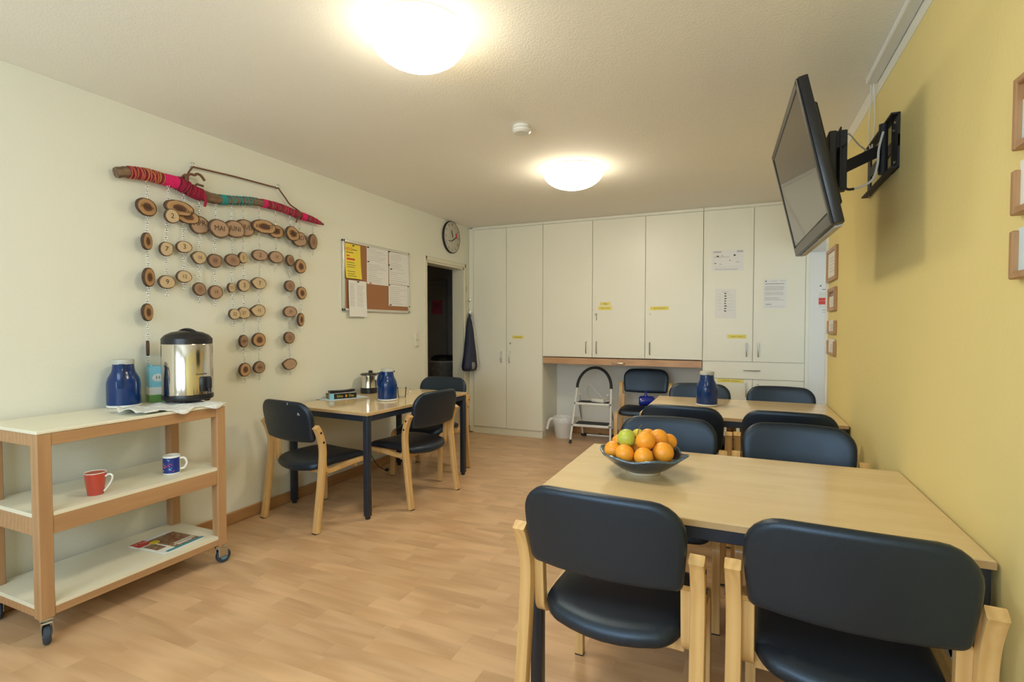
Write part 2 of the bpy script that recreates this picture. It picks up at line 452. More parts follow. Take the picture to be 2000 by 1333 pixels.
def smoothpath(pts, n=6):
    """Catmull-Rom through pts"""
    P = [Vector(p) for p in pts]; P = [P[0] * 2 - P[1]] + P + [P[-1] * 2 - P[-2]]
    out = []
    for i in range(1, len(P) - 2):
        a, b, c, d = P[i - 1:i + 3]
        for k in range(n):
            t = k / n
            out.append(0.5 * ((2 * b) + (c - a) * t + (2 * a - 5 * b + 4 * c - d) * t * t + (3 * b - a - 3 * c + d) * t ** 3))
    out.append(P[-2])
    return out

# ------------------------------------------------------------------ room shell
XL, XR, YB, YF, H = -3.15, 0.605, 6.32, -1.35, 2.57
DY0, DY1, DZ = 4.84, 5.69, 2.06           # left doorway
RY0, RY1 = 4.66, 5.83                     # right doorway
m = MB()
m.box((XL - .075, (YF + DY0) / 2, H / 2), (.15, DY0 - YF, H)); m.box((XL - .075, (DY1 + YB) / 2, H / 2), (.15, YB - DY1, H))
m.box((XL - .075, (DY0 + DY1) / 2, (DZ + H) / 2), (.15, DY1 - DY0, H - DZ))
struct(m.build('wall_left', 'wall_white', smooth=False))
m = MB()
m.box((XR + .15, (YF + RY0) / 2, H / 2), (.30, RY0 - YF, H)); m.box((XR + .15, (RY1 + YB) / 2, H / 2), (.30, YB - RY1, H))
m.box((XR + .15, (RY0 + RY1) / 2, (2.08 + H) / 2), (.30, RY1 - RY0, H - 2.08))
struct(m.build('wall_right', 'wall_yellow', smooth=False))
m = MB(); m.box((-.425, YB + .05, H / 2), (5.75, .10, H))
struct(m.build('wall_back', 'niche_white', smooth=False))
# window wall behind the camera: two openings
m = MB(); W0, W1, W2, W3, WZ0, WZ1 = -2.5, -1.3, -1.05, 0.15, 0.85, 2.25
for x0, x1, z0, z1 in ((-3.3, W0, 0, H), (W1, W2, 0, H), (W3, .905, 0, H), (W0, W1, 0, WZ0), (W2, W3, 0, WZ0), (W0, W1, WZ1, H), (W2, W3, WZ1, H)):
    m.box(((x0 + x1) / 2, YF - .05, (z0 + z1) / 2), (x1 - x0, .10, z1 - z0))
struct(m.build('wall_front', 'wall_white', smooth=False))
for i, (a, c) in enumerate(((W0, W1), (W2, W3))):
    m = MB()
    for x0, x1, z0, z1 in ((a, a + .05, WZ0, WZ1), (c - .05, c, WZ0, WZ1), (a + .05, c - .05, WZ0, WZ0 + .05), (a + .05, c - .05, WZ1 - .05, WZ1)):
        m.box(((x0 + x1) / 2, YF - .03, (z0 + z1) / 2), (x1 - x0, .05, z1 - z0))
    w = struct(m.build('window_%d' % (i + 1), 'white_paint', smooth=False))
    MB().box(((a + c) / 2, YF + .06, WZ0 - .02), (c - a + .08, .14, .03), .005).build('window_sill', 'white_paint', w)
m = MB(); m.box(((XL + XR) / 2, (YF + YB) / 2, H + .05), (XR - XL + 4.6, YB - YF + 2.4, .10))
struct(m.build('ceiling', 'ceiling_white', smooth=False))
# floor slab with beech laminate staves laid across the room
fl = struct(MB().box(((XL + XR) / 2 + .0, (YF + YB) / 2 + .5, -.03), (XR - XL + 4.6, YB - YF + 1.6, .05)).build('floor', 'subfloor', smooth=False))
def stave(L, wd):
    hx, hy, g = L / 2 - .0001, wd / 2 - .0001, .0003
    vs = [(sx * hx, sy * hy, -.005) for sx, sy in ((-1, -1), (1, -1), (1, 1), (-1, 1))]
    vs += [(sx * hx, sy * hy, -g) for sx, sy in ((-1, -1), (1, -1), (1, 1), (-1, 1))]
    vs += [(sx * (hx - g), sy * (hy - g), 0) for sx, sy in ((-1, -1), (1, -1), (1, 1), (-1, 1))]
    fs = [(8, 9, 10, 11)] + [(a + i, a + (i + 1) % 4, a + 4 + (i + 1) % 4, a + 4 + i) for a in (0, 4) for i in range(4)]
    return vs, fs
SW = .095
lens_ = [.27, .33, .39, .45, .52]
staves = []
yy = YF; row = 0
while yy < YB:
    x = XL - .15 - random.random() * .4
    while x < XR + .3:
        li = random.randrange(5); staves.append((x + lens_[li] / 2, yy + SW / 2, li)); x += lens_[li]
    yy += SW; row += 1
cf = Vector((-math.sin(R(23.73)), math.cos(R(23.73)), 0)); cr = Vector((cf.y, -cf.x, 0))
def seen(x, y):
    d = Vector((x, y, 0)); f = d.dot(cf); s_ = d.dot(cr)
    if f < 0.5 or abs(s_) > f * 1.0 or y > 5.9 or 1.34 / f * 1019 > 690: return 0
    hide = 0.15 if (x > -.6 and y < 4.6) or (x < -2.7 and y < 2.1) else 1.0
    return hide * lens_[0] / f ** 3
staves.sort(key=lambda q: -seen(q[0], q[1]) * lens_[q[2]])
smesh = []
for L in lens_:
    vs, fs = stave(L, SW); smesh.append(MB().add(vs, fs).mesh('plank', 'plank', smooth=False))
for x, y, li in staves[:300]: link('plank', smesh[li], fl, (x, y, 0))
m = MB()
for x, y, li in staves[300:]:
    vs, fs = stave(lens_[li], SW); m.add(vs, fs, Matrix.Translation((x, y, 0)))
me = bpy.data.meshes.new('plank_field'); me.from_pydata(m.v, [], m.f); me.materials.append(MATS['plank_joined'])
o = link('plank_field', me, fl); o['kind'] = 'stuff'
# skirting boards
o = struct(MB().box((XL + .008, (YF + DY0 - .06) / 2, .041), (.016, DY0 - .06 - YF, .08), .003).build('baseboard_left', 'pine', smooth=False))
o = struct(MB().box((XL + .008, (DY1 + .06 + 5.81) / 2, .041), (.016, 5.81 - DY1 - .06, .08), .002).build('baseboard_left', 'pine', smooth=False))
o = struct(MB().box((-1.26, YB - .008, .041), (1.77, .016, .08), .003).build('baseboard_back', 'pine_x', smooth=False))
o = struct(MB().box((XR - .008, (YF + RY0) / 2 - .03, .041), (.016, RY0 - YF - .07, .08), .003).build('baseboard_right', 'pine', smooth=False))
# unpainted white band under the ceiling on the yellow wall
o = struct(MB().box((XR - .001, (YF + YB) / 2, (2.487 + H) / 2), (.003, YB - YF, H - 2.487)).build('trim_1', 'white_paint', smooth=False))
# left door frame: jamb lining and casing
m = MB()
t = .022
m.box((XL - .075, DY0 + t / 2, DZ / 2), (.155, t, DZ)); m.box((XL - .075, DY1 - t / 2, DZ / 2), (.155, t, DZ)); m.box((XL - .075, (DY0 + DY1) / 2, DZ - t / 2), (.155, DY1 - DY0, t))
m.box((XL + .006, DY0 - .022, (DZ + .045) / 2), (.018, .05, DZ + .045), .004); m.box((XL + .006, DY1 + .022, (DZ + .045) / 2), (.018, .05, DZ + .045), .004)
m.box((XL + .006, (DY0 + DY1) / 2, DZ + .022), (.018, DY1 - DY0 + .05, .046), .004)
dfr = struct(m.build('door_1', 'door_frame', smooth=False))
MB().box((XL + .016, DY1 + .025, 1.80), (.004, .018, .07), .001).build('strike_plate', 'brushed_metal', dfr, smooth=False)
MB().box((XL + .016, DY1 + .03, .30), (.008, .02, .06), .001).build('hinge', 'brushed_metal', dfr, smooth=False)
# right door casing and lining
m = MB()
m.box((XR - .006, RY0 - .02, 1.05), (.014, .07, 2.10), .003); m.box((XR + .15, RY0 + .012, 1.04), (.31, .024, 2.08)); m.box((XR + .15, RY1 - .012, 1.04), (.31, .024, 2.08))
m.box((XR + .15, (RY0 + RY1) / 2, 2.08 - .012), (.31, RY1 - RY0 - .05, .024))
rdf = struct(m.build('door_2', 'white_enamel', smooth=False))
MB().box((XR - .016, RY0 - .035, 1.25), (.01, .022, .075), .002).build('strike_plate', 'white_plastic', rdf, smooth=False)
# side room beyond the right doorway, and the dark hallway beyond the left doorway
m = MB(); m.box((2.4, 5.0, H / 2), (.1, 4.2, H)); m.box((1.65, 3.0, H / 2), (1.6, .1, H)); 
struct(m.build('wall_side_room', 'niche_white', smooth=False))
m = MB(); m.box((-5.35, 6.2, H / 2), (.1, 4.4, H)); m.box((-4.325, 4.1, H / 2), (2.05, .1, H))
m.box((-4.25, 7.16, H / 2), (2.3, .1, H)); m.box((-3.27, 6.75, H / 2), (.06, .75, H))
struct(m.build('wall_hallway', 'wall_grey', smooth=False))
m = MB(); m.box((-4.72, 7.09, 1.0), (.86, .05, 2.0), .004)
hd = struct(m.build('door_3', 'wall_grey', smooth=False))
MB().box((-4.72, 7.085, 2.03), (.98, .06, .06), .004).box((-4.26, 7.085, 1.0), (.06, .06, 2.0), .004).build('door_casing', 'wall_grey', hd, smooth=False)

# ------------------------------------------------------------------ ceiling lamps and smoke detector
def lamp(loc, label, rad):
    t = thing('ceiling_lamp', label, 'lamp', loc, 0, 'round glowing ceiling lamps')
    prof = [(rad * math.cos(R(a)), -.022 - .135 * math.sin(R(a))) for a in range(0, 90, 8)] + [(0.0, -.157)]
    MB().lathe([(rad - .02, -.018)] + prof, 40).build('glass_shade', 'lamp_glass', t)
    MB().lathe([(rad - .03, 0.0), (rad - .015, -.004), (rad - .015, -.02), (rad - .03, -.022)], 40).build('base_plate', 'white_enamel', t)
lamp((-1.235, 1.85, H), 'large round glowing ceiling lamp nearest the viewer, at the top edge', .205)
lamp((-1.22, 3.96, H), 'round glowing ceiling lamp further back, beyond the smoke detector', .235)
t = thing('smoke_detector', 'small white round smoke detector on the ceiling between the two lamps', 'smoke detector', (-1.25, 2.99, H))
MB().lathe([(.052, 0), (.055, -.004), (.055, -.018)], 28).build('base', 'white_plastic', t)
MB().lathe([(.050, -.018), (.058, -.022), (.058, -.036), (.045, -.046), (0, -.047)], 28).build('cover', 'white_plastic', t)

# ------------------------------------------------------------------ built-in cupboards on the back wall
CY = 5.79
def handle(parent, x, z, vert=True, L=.135, y=CY):
    m = MB(); h = L / 2
    if vert: pts = [(x, y + .004, z - h), (x, y - .018, z - h + .008), (x, y - .022, z - h + .02), (x, y - .022, z + h - .02), (x, y - .018, z + h - .008), (x, y + .004, z + h)]
    else: pts = [(x - h, y + .004, z), (x - h + .008, y - .018, z), (x - h + .02, y - .022, z), (x + h - .02, y - .022, z), (x + h - .008, y - .018, z), (x + h, y + .004, z)]
    m.tube(pts, .0055, 8)
    return m.build('handle', 'brushed_metal', parent)
def panel(name, parent, x0, x1, z0, z1, mat='cabinet_cream'):
    return MB().box(((x0 + x1) / 2, CY + .009, (z0 + z1) / 2), (x1 - x0 - .005, .018, z1 - z0 - .005), .0015).build(name, mat, parent, smooth=False)
def lock(parent, x, z, mat='brushed_metal'):
    return MB().lathe([(.011, 0), (.011, .006), (.008, .008), (0, .008)], 16, M=Matrix.Translation((x, CY, z)) @ Matrix.Rotation(R(90), 4, 'X')).build('lock', mat, parent)
def labelstrip(parent, x0, x1, z0, z1, word):
    m = MB(); m.box(((x0 + x1) / 2, CY - .0006, (z0 + z1) / 2), (x1 - x0, .001, z1 - z0))
    o = m.build('label_strip', ['tag_yellow'], parent, smooth=False)
    sz = min((z1 - z0) * .85, (x1 - x0) * 1.55 / len(word))
    mm = MB(); mm.cur = 0
    vs, fs = TEXT[word]
    k = len(o.data.vertices)
    M = Matrix.Translation(((x0 + x1) / 2, CY - .0014, (z0 + z1) / 2)) @ Matrix.Rotation(R(90), 4, 'X')
    n = MB(); n.box(((x0 + x1) / 2, CY - .0006, (z0 + z1) / 2), (x1 - x0, .001, z1 - z0)); n.cur = 1; n.text(word, sz, M)
    me = bpy.data.meshes.new('label_strip'); me.from_pydata(n.v, [], n.f); me.materials.append(MATS['tag_yellow']); me.materials.append(MATS['print_dark'])
    me.polygons.foreach_set('material_index', n.mi); o.data = me
    o['label'] = 'yellow adhesive label strip with dark lettering'
ZT = 2.535
# tall cupboard at the left
t = thing('tall_cupboard', 'tall cream two-door wardrobe cupboard beside the open doorway', 'cupboard', (0, 0, 0))
m = MB(); m.box((-2.6175, 6.065, (2.57 + .085) / 2), (.935, .51, 2.57 - .085)); m.box((-3.107, 5.83, 1.285), (.078, .03, 2.55)); m.box((-2.6175, 5.815, 2.553), (.935, .04, .03))
m.build('body', 'cabinet_cream', t, smooth=False)
MB().box((-2.62, 6.07, .043), (.93, .50, .086)).box((-2.62, 5.815, .043), (.93, .02, .084)).build('plinth', 'shelf_white', t, smooth=False)
d = panel('door', t, -3.068, -2.62, .088, ZT); handle(d, -2.685, .962)
d = panel('door', t, -2.62, -2.15, .088, ZT); handle(d, -2.575, .962); lock(d, -2.565, 1.132); labelstrip(d, -2.54, -2.395, 1.188, 1.225, 'Putzmittel')
# hanging cupboard over the knee space
t = thing('wall_cupboard', 'cream three-door cupboard above the open knee space', 'cupboard', (0, 0, 0))
m = MB(); m.box((-1.26, 6.065, (.985 + 2.57) / 2), (1.775, .51, 2.57 - .985)); m.box((-1.26, 5.815, 2.553), (1.775, .04, .03))
m.build('body', 'cabinet_cream', t, smooth=False)
d = panel('door', t, -2.15, -1.55, .982, ZT); handle(d, -1.62, 1.097)
d = panel('door', t, -1.55, -.962, .982, ZT); handle(d, -1.50, 1.097); lk = lock(d, -1.502, 1.475)
MB().box((-1.508, CY - .018, 1.478), (.024, .022, .014), .003).tube([(-1.502, CY - .016, 1.465), (-1.497, CY - .014, 1.43), (-1.499, CY - .012, 1.405)], .004, 6).build('key', 'zinc', d)
labelstrip(d, -1.461, -1.345, 1.574, 1.608, 'Tee'); labelstrip(d, -1.480, -1.325, 1.522, 1.562, 'Kaffee / Kekse')
d = panel('door', t, -.962, -.37, .982, ZT); handle(d, -.91, 1.097); lock(d, -.907, 1.472, 'white_plastic'); labelstrip(d, -.908, -.715, 1.513, 1.552, 'Glas und Porzellan')
# beech-fronted drawer below it
t = thing('desk_drawer', 'long shallow drawer with a beech wood front under the three-door cupboard', 'drawer', (0, 0, 0))
MB().box((-1.26, 6.02, .938), (1.70, .38, .06)).build('drawer_box', 'shelf_white', t, smooth=False)
f = MB().box((-1.26, CY + .012, .938), (1.768, .024, .073), .002).build('drawer_front', 'beech_front', t, smooth=False); handle(f, -1.25, .928, False, .15)
# tall cupboard at the right with drawer
t = thing('tall_cupboard', 'cream cupboard with drawer and taped notices, beside the yellow wall', 'cupboard', (0, 0, 0))
m = MB(); m.box((.10, 6.065, (2.57 + .085) / 2), (.935, .51, 2.57 - .085)); m.box((.584, 5.82, 1.285), (.034, .04, 2.55), .002); m.box((.10, 5.815, 2.553), (.935, .04, .03))
m.build('body', 'cabinet_cream', t, smooth=False)
MB().box((.10, 6.07, .043), (.93, .50, .086)).box((.10, 5.815, .043), (.93, .02, .084)).build('plinth', 'shelf_white', t, smooth=False)
d = panel('door', t, -.37, .106, .978, ZT); handle(d, .049, 1.098); labelstrip(d, -.13, .045, 1.215, 1.253, 'Geschirr / Besteck')
d = panel('door', t, .106, .566, .978, ZT); handle(d, .157, 1.098)
d = panel('drawer', t, -.37, .566, .800, .978); handle(d, .101, .892, False, .15)
d = panel('door', t, -.37, .106, .088, .800); handle(d, .049, .688); labelstrip(d, -.22, .027, .762, .797, 'Handt\u00fccher / Bettw\u00e4sche')
d = panel('door', t, .106, .566, .088, .800); handle(d, .157, .688)

# ------------------------------------------------------------------ paper sheets with print
def sheet(name, label, cat, O, U, V, w, h, lines=(), mat='paper', group=None, curl=0.0, extra=None, parent=None):
    """paper of size w x h; O = lower left corner, U = right, V = up; lines = (x0,x1,y,thick,material) in sheet fractions"""
    U = Vector(U).normalized(); V = Vector(V).normalized(); Nn = U.cross(V)
    M = Matrix((U, V, Nn)).transposed().to_4x4(); M.translation = Vector(O)
    n = 8; vs = []; fs = []
    for i in range(n + 1):
        y = h * i / n; z = curl * (1 - i / n) ** 2
        vs += [(0, y, z), (w, y, z), (0, y, z + .0006), (w, y, z + .0006)]
    for i in range(n):
        a, b = 4 * i, 4 * i + 4
        fs += [(a + 2, a + 3, b + 3, b + 2), (a, b, b + 1, a + 1), (a, a + 2, b + 2, b), (a + 1, b + 1, b + 3, a + 3)]
    fs += [(0, 1, 3, 2), (4 * n, 4 * n + 2, 4 * n + 3, 4 * n + 1)]
    o = MB().add(vs, fs, M).build(name, mat, parent, smooth=False)
    if label: tag(o, label, cat, group)
    bym = {}
    for x0, x1, y, tk, mt in lines: bym.setdefault(mt, []).append((x0, x1, y, tk))
    for mt, ls in bym.items():
        m = MB()
        for x0, x1, y, tk in ls:
            z = curl * (1 - y) ** 2 + .0010
            m.add([(x0 * w, y * h - tk / 2, z), (x1 * w, y * h - tk / 2, z), (x1 * w, y * h + tk / 2, z), (x0 * w, y * h + tk / 2, z)], [(0, 1, 2, 3)], M)
        m.build('print', mt, o, smooth=False)
    if extra:
        for word, size, x, y, mt in extra:
            z = curl * (1 - y) ** 2 + .0012
            MB().text(word, size, M @ Matrix.Translation((x * w, y * h, z))).build('lettering', mt, o, smooth=False)
    return o
rl = random.Random(3)
def textblock(x0, x1, ys, tk=.0022, mt='print_grey', ragged=.25):
    return [(x0, x1 - rl.random() * ragged * (x1 - x0), y, tk, mt) for y in ys]
def ys(a, b, n): return [a + (b - a) * i / (n - 1) for i in range(n)]
yC = CY - .001
sheet('notice_sheet', 'landscape diagram sheet, uppermost of the papers taped to the right cupboard', 'paper', (-.288, yC, 1.91), (1, 0, -.03), (0, 0, 1), .305, .215,
      [(.05, .3, .9, .015, 'print_grey'), (.78, .97, .92, .018, 'print_grey'), (.06, .55, .66, .006, 'print_grey'), (.15, .22, .70, .012, 'print_dark'), (.68, .74, .74, .016, 'print_dark'), (.3, .36, .72, .01, 'print_grey'),
       (.08, .14, .36, .008, 'print_dark'), (.24, .32, .32, .008, 'print_grey'), (.55, .58, .5, .008, 'print_dark'), (.75, .85, .42, .008, 'print_grey'), (.05, .97, .2, .002, 'print_grey')] + textblock(.1, .9, (.1, .06), .004))
sheet('notice_sheet', 'portrait sheet with a column of small dark icons on the right cupboard', 'paper', (-.252, yC, 1.425), (1, 0, -.03), (0, 0, 1), .20, .30,
      [(.3, .65, .9, .004, 'print_grey')] + [(.44, .52 + .04 * rl.random(), .84 - .085 * i, .011, 'print_dark') for i in range(8)] + textblock(.12, .36, ys(.82, .3, 6)) + textblock(.58, .92, ys(.8, .28, 6)))
sheet('notice_sheet', 'white typed letter taped on the rightmost upper cupboard door', 'paper', (.197, yC, 1.517), (1, 0, -.01), (0, 0, 1), .205, .29,
      [(.08, .13, .93, .012, 'print_dark'), (.35, .6, .93, .004, 'print_grey'), (.7, .95, .94, .004, 'print_grey'), (.06, .9, .84, .004, 'print_dark')] + textblock(.06, .92, ys(.76, .62, 7), .0028, ragged=.08) + textblock(.06, .92, ys(.56, .46, 5), .0028, ragged=.08)
      + textblock(.06, .92, ys(.38, .28, 5), .0028, ragged=.3) + [(.1, .35, .14, .012, 'print_grey'), (.06, .92, .06, .003, 'print_grey')])
sheet('notice_sheet', 'white notice with red highlighted lines inside the right doorway', 'paper', (.645, RY1 - .0255, 1.455), (1, 0, 0), (0, 0, 1), .21, .297,
      [(.2, .26, .92, .012, 'print_dark'), (.3, .85, .80, .006, 'print_dark'), (.16, .92, .485, .028, 'print_red'), (.16, .92, .375, .034, 'print_red')] + textblock(.16, .9, (.7, .66, .62, .58, .3, .24), .003) + textblock(.3, .7, (.15, .12, .06), .005))

# ------------------------------------------------------------------ left wall: cork board, clock, switch, bag
xW = XL + .001
t = thing('notice_board', 'cork notice board with a metal frame on the white wall', 'notice board', (XL, 3.525, 1.472))
BW, BH = .978, .618
MB().box((.008, BW / 2, BH / 2), (.012, BW - .02, BH - .02)).build('cork_panel', 'cork', t, smooth=False)
for c, s in (((.012, BW / 2, BH - .012), (.022, BW, .024)), ((.012, BW / 2, .012), (.022, BW, .024)), ((.012, .012, BH / 2), (.022, .024, BH)), ((.012, BW - .012, BH / 2), (.022, .024, BH))):
    MB().box(c, s, .004, seg=2).build('frame_bar', 'alu', t)
xB = XL + .0165
def bsheet(label, y, z, w, h, lines, mat='paper', extra=None, curl=0.0, lean=0.0, dx=0.0):
    return sheet('note_sheet', label, 'paper', (xB + dx, y, z), (0, 1, lean), (0, -lean, 1), w, h, lines, mat, None, curl, extra)
def form(n): return [(.04, .97, y, .0015, 'print_grey') for y in ys(.9, .08, n)] + textblock(.06, .9, ys(.86, .12, n), .0035, ragged=.6)
bsheet('bright yellow note with red and black writing pinned to the cork board', 3.545, 1.757, .205, .302, textblock(.45, .8, (.84,), .006, 'print_dark', .1) + [(.1, .55, .75, .006, 'print_dark')] + [(.12, .3, .65, .012, 'print_red'), (.12, .62, .555, .018, 'print_red')]
       + textblock(.12, .85, (.46, .39, .33, .2, .13, .07), .0045, 'print_dark', .4), 'paper_yellow', [('HERE', .042, .25, .84, 'print_red')], curl=.018)
bsheet('white typed list hanging below the bottom frame of the cork board', 3.585, 1.425, .235, .318, textblock(.06, .36, ys(.9, .3, 16), .004) + textblock(.45, .85, ys(.85, .3, 12), .004), curl=.01, dx=.0075)
bsheet('white form at the top middle of the cork board', 3.838, 1.937, .315, .130, form(7))
bsheet('white form under the top middle form on the cork board', 3.838, 1.728, .318, .208, form(10))
bsheet('white form at the top right corner of the cork board', 4.167, 1.884, .318, .180, form(9))
bsheet('narrow white form in the middle of the right column on the cork board', 4.167, 1.752, .312, .131, form(6))
bsheet('white form at the bottom right of the cork board', 4.157, 1.538, .318, .210, form(9))
pinm = MB().lathe([(.0045, 0), (.0065, .003), (.004, .008), (.006, .014), (0, .0145)], 12, M=Matrix.Rotation(R(90), 4, 'Y')).mesh('push_pin', 'black_plastic')
pinr = MB().lathe([(.0045, 0), (.0065, .003), (.004, .008), (.006, .014), (0, .0145)], 12, M=Matrix.Rotation(R(90), 4, 'Y')).mesh('push_pin', 'print_red')
for y, z, me_, lb in ((3.65, 2.045, pinm, 'black push pin holding the yellow note'), (3.70, 1.733, pinm, 'black push pin at the top of the hanging typed list'), (3.848, 2.06, pinm, 'black push pin at the upper left corner of the top middle form'),
                 (3.85, 1.93, pinm, 'black push pin between the two middle forms at their left edge'), (3.88, 1.735, pinr, 'red push pin on the lower middle form'), (4.16, 2.06, pinm, 'black push pin between the two topmost forms'),
                 (4.155, 1.93, pinm, 'black push pin between the two middle forms at their right edge'), (4.158, 1.738, pinm, 'black push pin above the bottom right form at its left corner'), (4.19, 1.895, pinm, 'black push pin at the lower left of the top right form'), (4.47, 1.745, pinm, 'black push pin above the bottom right form at its right corner'),
                 (4.178, 1.548, pinm, 'black push pin at the lower left of the bottom right form'), (4.488, 1.54, pinm, 'black push pin at the lower right of the bottom right form')):
    tag(link('push_pin', me_, None, (xB + .0015 + (.0075 if z == 1.733 else 0), y, z)), lb, 'push pin', 'push pins on the cork board')
# clock
t = thing('wall_clock', 'round vintage wall clock above the doorway', 'clock', (XL + .002, 5.36, 2.385))
MR = Matrix(((0, 0, 1, 0), (1, 0, 0, 0), (0, 1, 0, 0), (0, 0, 0, 1)))   # local X -> +Y, local Y -> +Z, local Z -> +X
MB().lathe([(.178, 0), (.183, .004), (.183, .022), (.178, .025), (0, .025)], 48, M=MR).build('dial', 'clock_face', t)
MB().lathe([(.179, .0), (.187, 0), (.187, .022), (.183, .027), (.178, .0255)], 48, M=MR, cap=False).build('rim', 'black_matte', t)
m = MB()
for i, w in enumerate(['XII', 'I', 'II', 'III', 'IIII', 'V', 'VI', 'VII', 'VIII', 'IX', 'X', 'XI']):
    a = R(90 - 30 * i)
    m.text(w, .040, MR @ Matrix.Translation((.148 * math.cos(a), .148 * math.sin(a), .0258)) @ Matrix.Rotation(a - R(90), 4, 'Z'))
m.build('numerals', 'print_dark', t, smooth=False)
m = MB(); rr = random.Random(5)
for k in range(9): m.box((.0258, -.02 + rr.uniform(-.05, .04), rr.uniform(-.09, .09)), (.0006, rr.uniform(.02, .06), rr.uniform(.006, .014)))
m.build('dial_print', 'print_grey', t, smooth=False)
MB().box((.0258, .095, .03), (.0006, .036, .06)).build('red_panel', 'print_red', t, smooth=False)
MB().box((.029, 0, 0), (.002, .010, .125), rot=(R(-62), 0, 0)).add([], []).build('hand', 'black_matte', t, smooth=False).location = (0, .035, -.02)
MB().box((.031, 0, 0), (.002, .011, .085), rot=(R(18), 0, 0)).build('hand', 'black_matte', t, smooth=False).location = (0, -.008, .035)
# light switch
t = thing('light_switch', 'cream double light switch beside the doorway', 'switch', (XL, 4.645, 1.195))
MB().box((.006, 0, 0), (.012, .082, .152), .004, seg=2).build('frame', 'ivory_plastic', t)
MB().box((.013, 0, .037), (.008, .056, .056), .002).build('rocker', 'ivory_plastic', t, smooth=False)
MB().box((.013, 0, -.037), (.008, .056, .056), .002).build('rocker', 'ivory_plastic', t, smooth=False)
MB().box((.0145, 0, .001), (.006, .05, .006), .001).build('joint_line', 'print_grey', t, smooth=False)
# hooks and drawstring bag
def hook(y, z, label):
    t = thing('coat_hook', label, 'hook', (XL, y, z))
    MB().lathe([(.016, 0), (.016, .004), (0, .006)], 16, M=Matrix.Rotation(R(90), 4, 'Y')).build('plate', 'chrome', t)
    MB().tube(smoothpath([(.004, 0, 0), (.03, 0, -.004), (.045, 0, .006), (.046, 0, .022)], 4), .005, 8).build('hook_arm', 'chrome', t)
hook(5.765, 1.655, 'small bright metal hook above the navy drawstring bag')
hook(5.765, 1.50, 'metal wall hook from which the navy bag hangs')
t = thing('drawstring_bag', 'navy drawstring bag hanging beside the doorway', 'bag', (XL + .055, 5.66, .79))
m = MB(); rings = []
for z, a, b, oy, ox in ((0.0, .085, .05, 0, .03), (.012, .115, .075, 0, .035), (.06, .122, .085, 0, .04), (.20, .098, .07, .015, .035), (.38, .068, .055, .035, .02), (.54, .042, .04, .06, 0), (.64, .026, .026, .085, -.01), (.675, .018, .016, .095, -.01), (.70, .024, .02, .10, -.012)):
    rings.append([(ox + b * math.cos(q) * (1 + .10 * math.sin(5 * q + z * 9)), oy + a * math.sin(q) * (1 + .07 * math.sin(7 * q + z * 6)), z) for q in [2 * math.pi * i / 28 for i in range(28)]])
vs = [p for r_ in rings for p in r_]; fs = [(i * 28 + q, i * 28 + (q + 1) % 28, (i + 1) * 28 + (q + 1) % 28, (i + 1) * 28 + q) for i in range(len(rings) - 1) for q in range(28)]
fs += [tuple(range(27, -1, -1)), tuple((len(rings) - 1) * 28 + q for q in range(28))]
m.add(vs, fs).build('bag_body', 'bag_navy', t, angle=60)
MB().tube(smoothpath([(-.01, .10, .70), (.05, .075, .56), (.085, .055, .38), (.118, .045, .2), (.132, .035, .06), (.12, .03, .012)], 5), .0045, 6).build('cord', 'cord_white', t)
MB().tube(smoothpath([(-.01, .10, .68), (.012, .09, .70), (0, .105, .718), (-.02, .1, .705), (0, .085, .69)], 4), .006, 6).build('knot', 'cord_white', t)
m = MB(); m.lathe([(0, -.05), (.03, -.04), (.045, 0), (.035, .04), (0, .055)], 14, M=Matrix.Translation((.085, -.03, .07))); m.build('mesh_pocket', 'bag_grey', t)

# hallway: pink notice, waste bin with liner
sheet('notice_sheet', 'pink notice on the dark door in the hallway', 'paper', (-4.50, 7.0635, 1.53), (1, 0, 0), (0, 0, 1), .20, .215, textblock(.15, .85, (.75, .65, .5), .008, 'print_dark'), 'paper_pink')
t = thing('waste_bin', 'dark waste bin with a clear liner in the hallway', 'bin', (-3.86, 6.36, 0))
MB().lathe([(.13, 0), (.14, .01), (.165, .80), (.155, .80), (.13, .03), (0, .03)], 28).build('bin_body', 'bag_grey', t)
MB().lathe([(.172, .60), (.178, .70), (.174, .80), (.168, .86), (.160, .885), (.150, .86)], 28, cap=False).build('bag_liner', 'bag_grey', t)
MB().lathe([(.168, .862), (.172, .866), (.172, .90), (.12, .93), (0, .935)], 28).build('lid', 'black_matte', t)
MB().torus((0, 0, .845), .176, .006, n=28).build('rim_ring', 'cord_white', t)

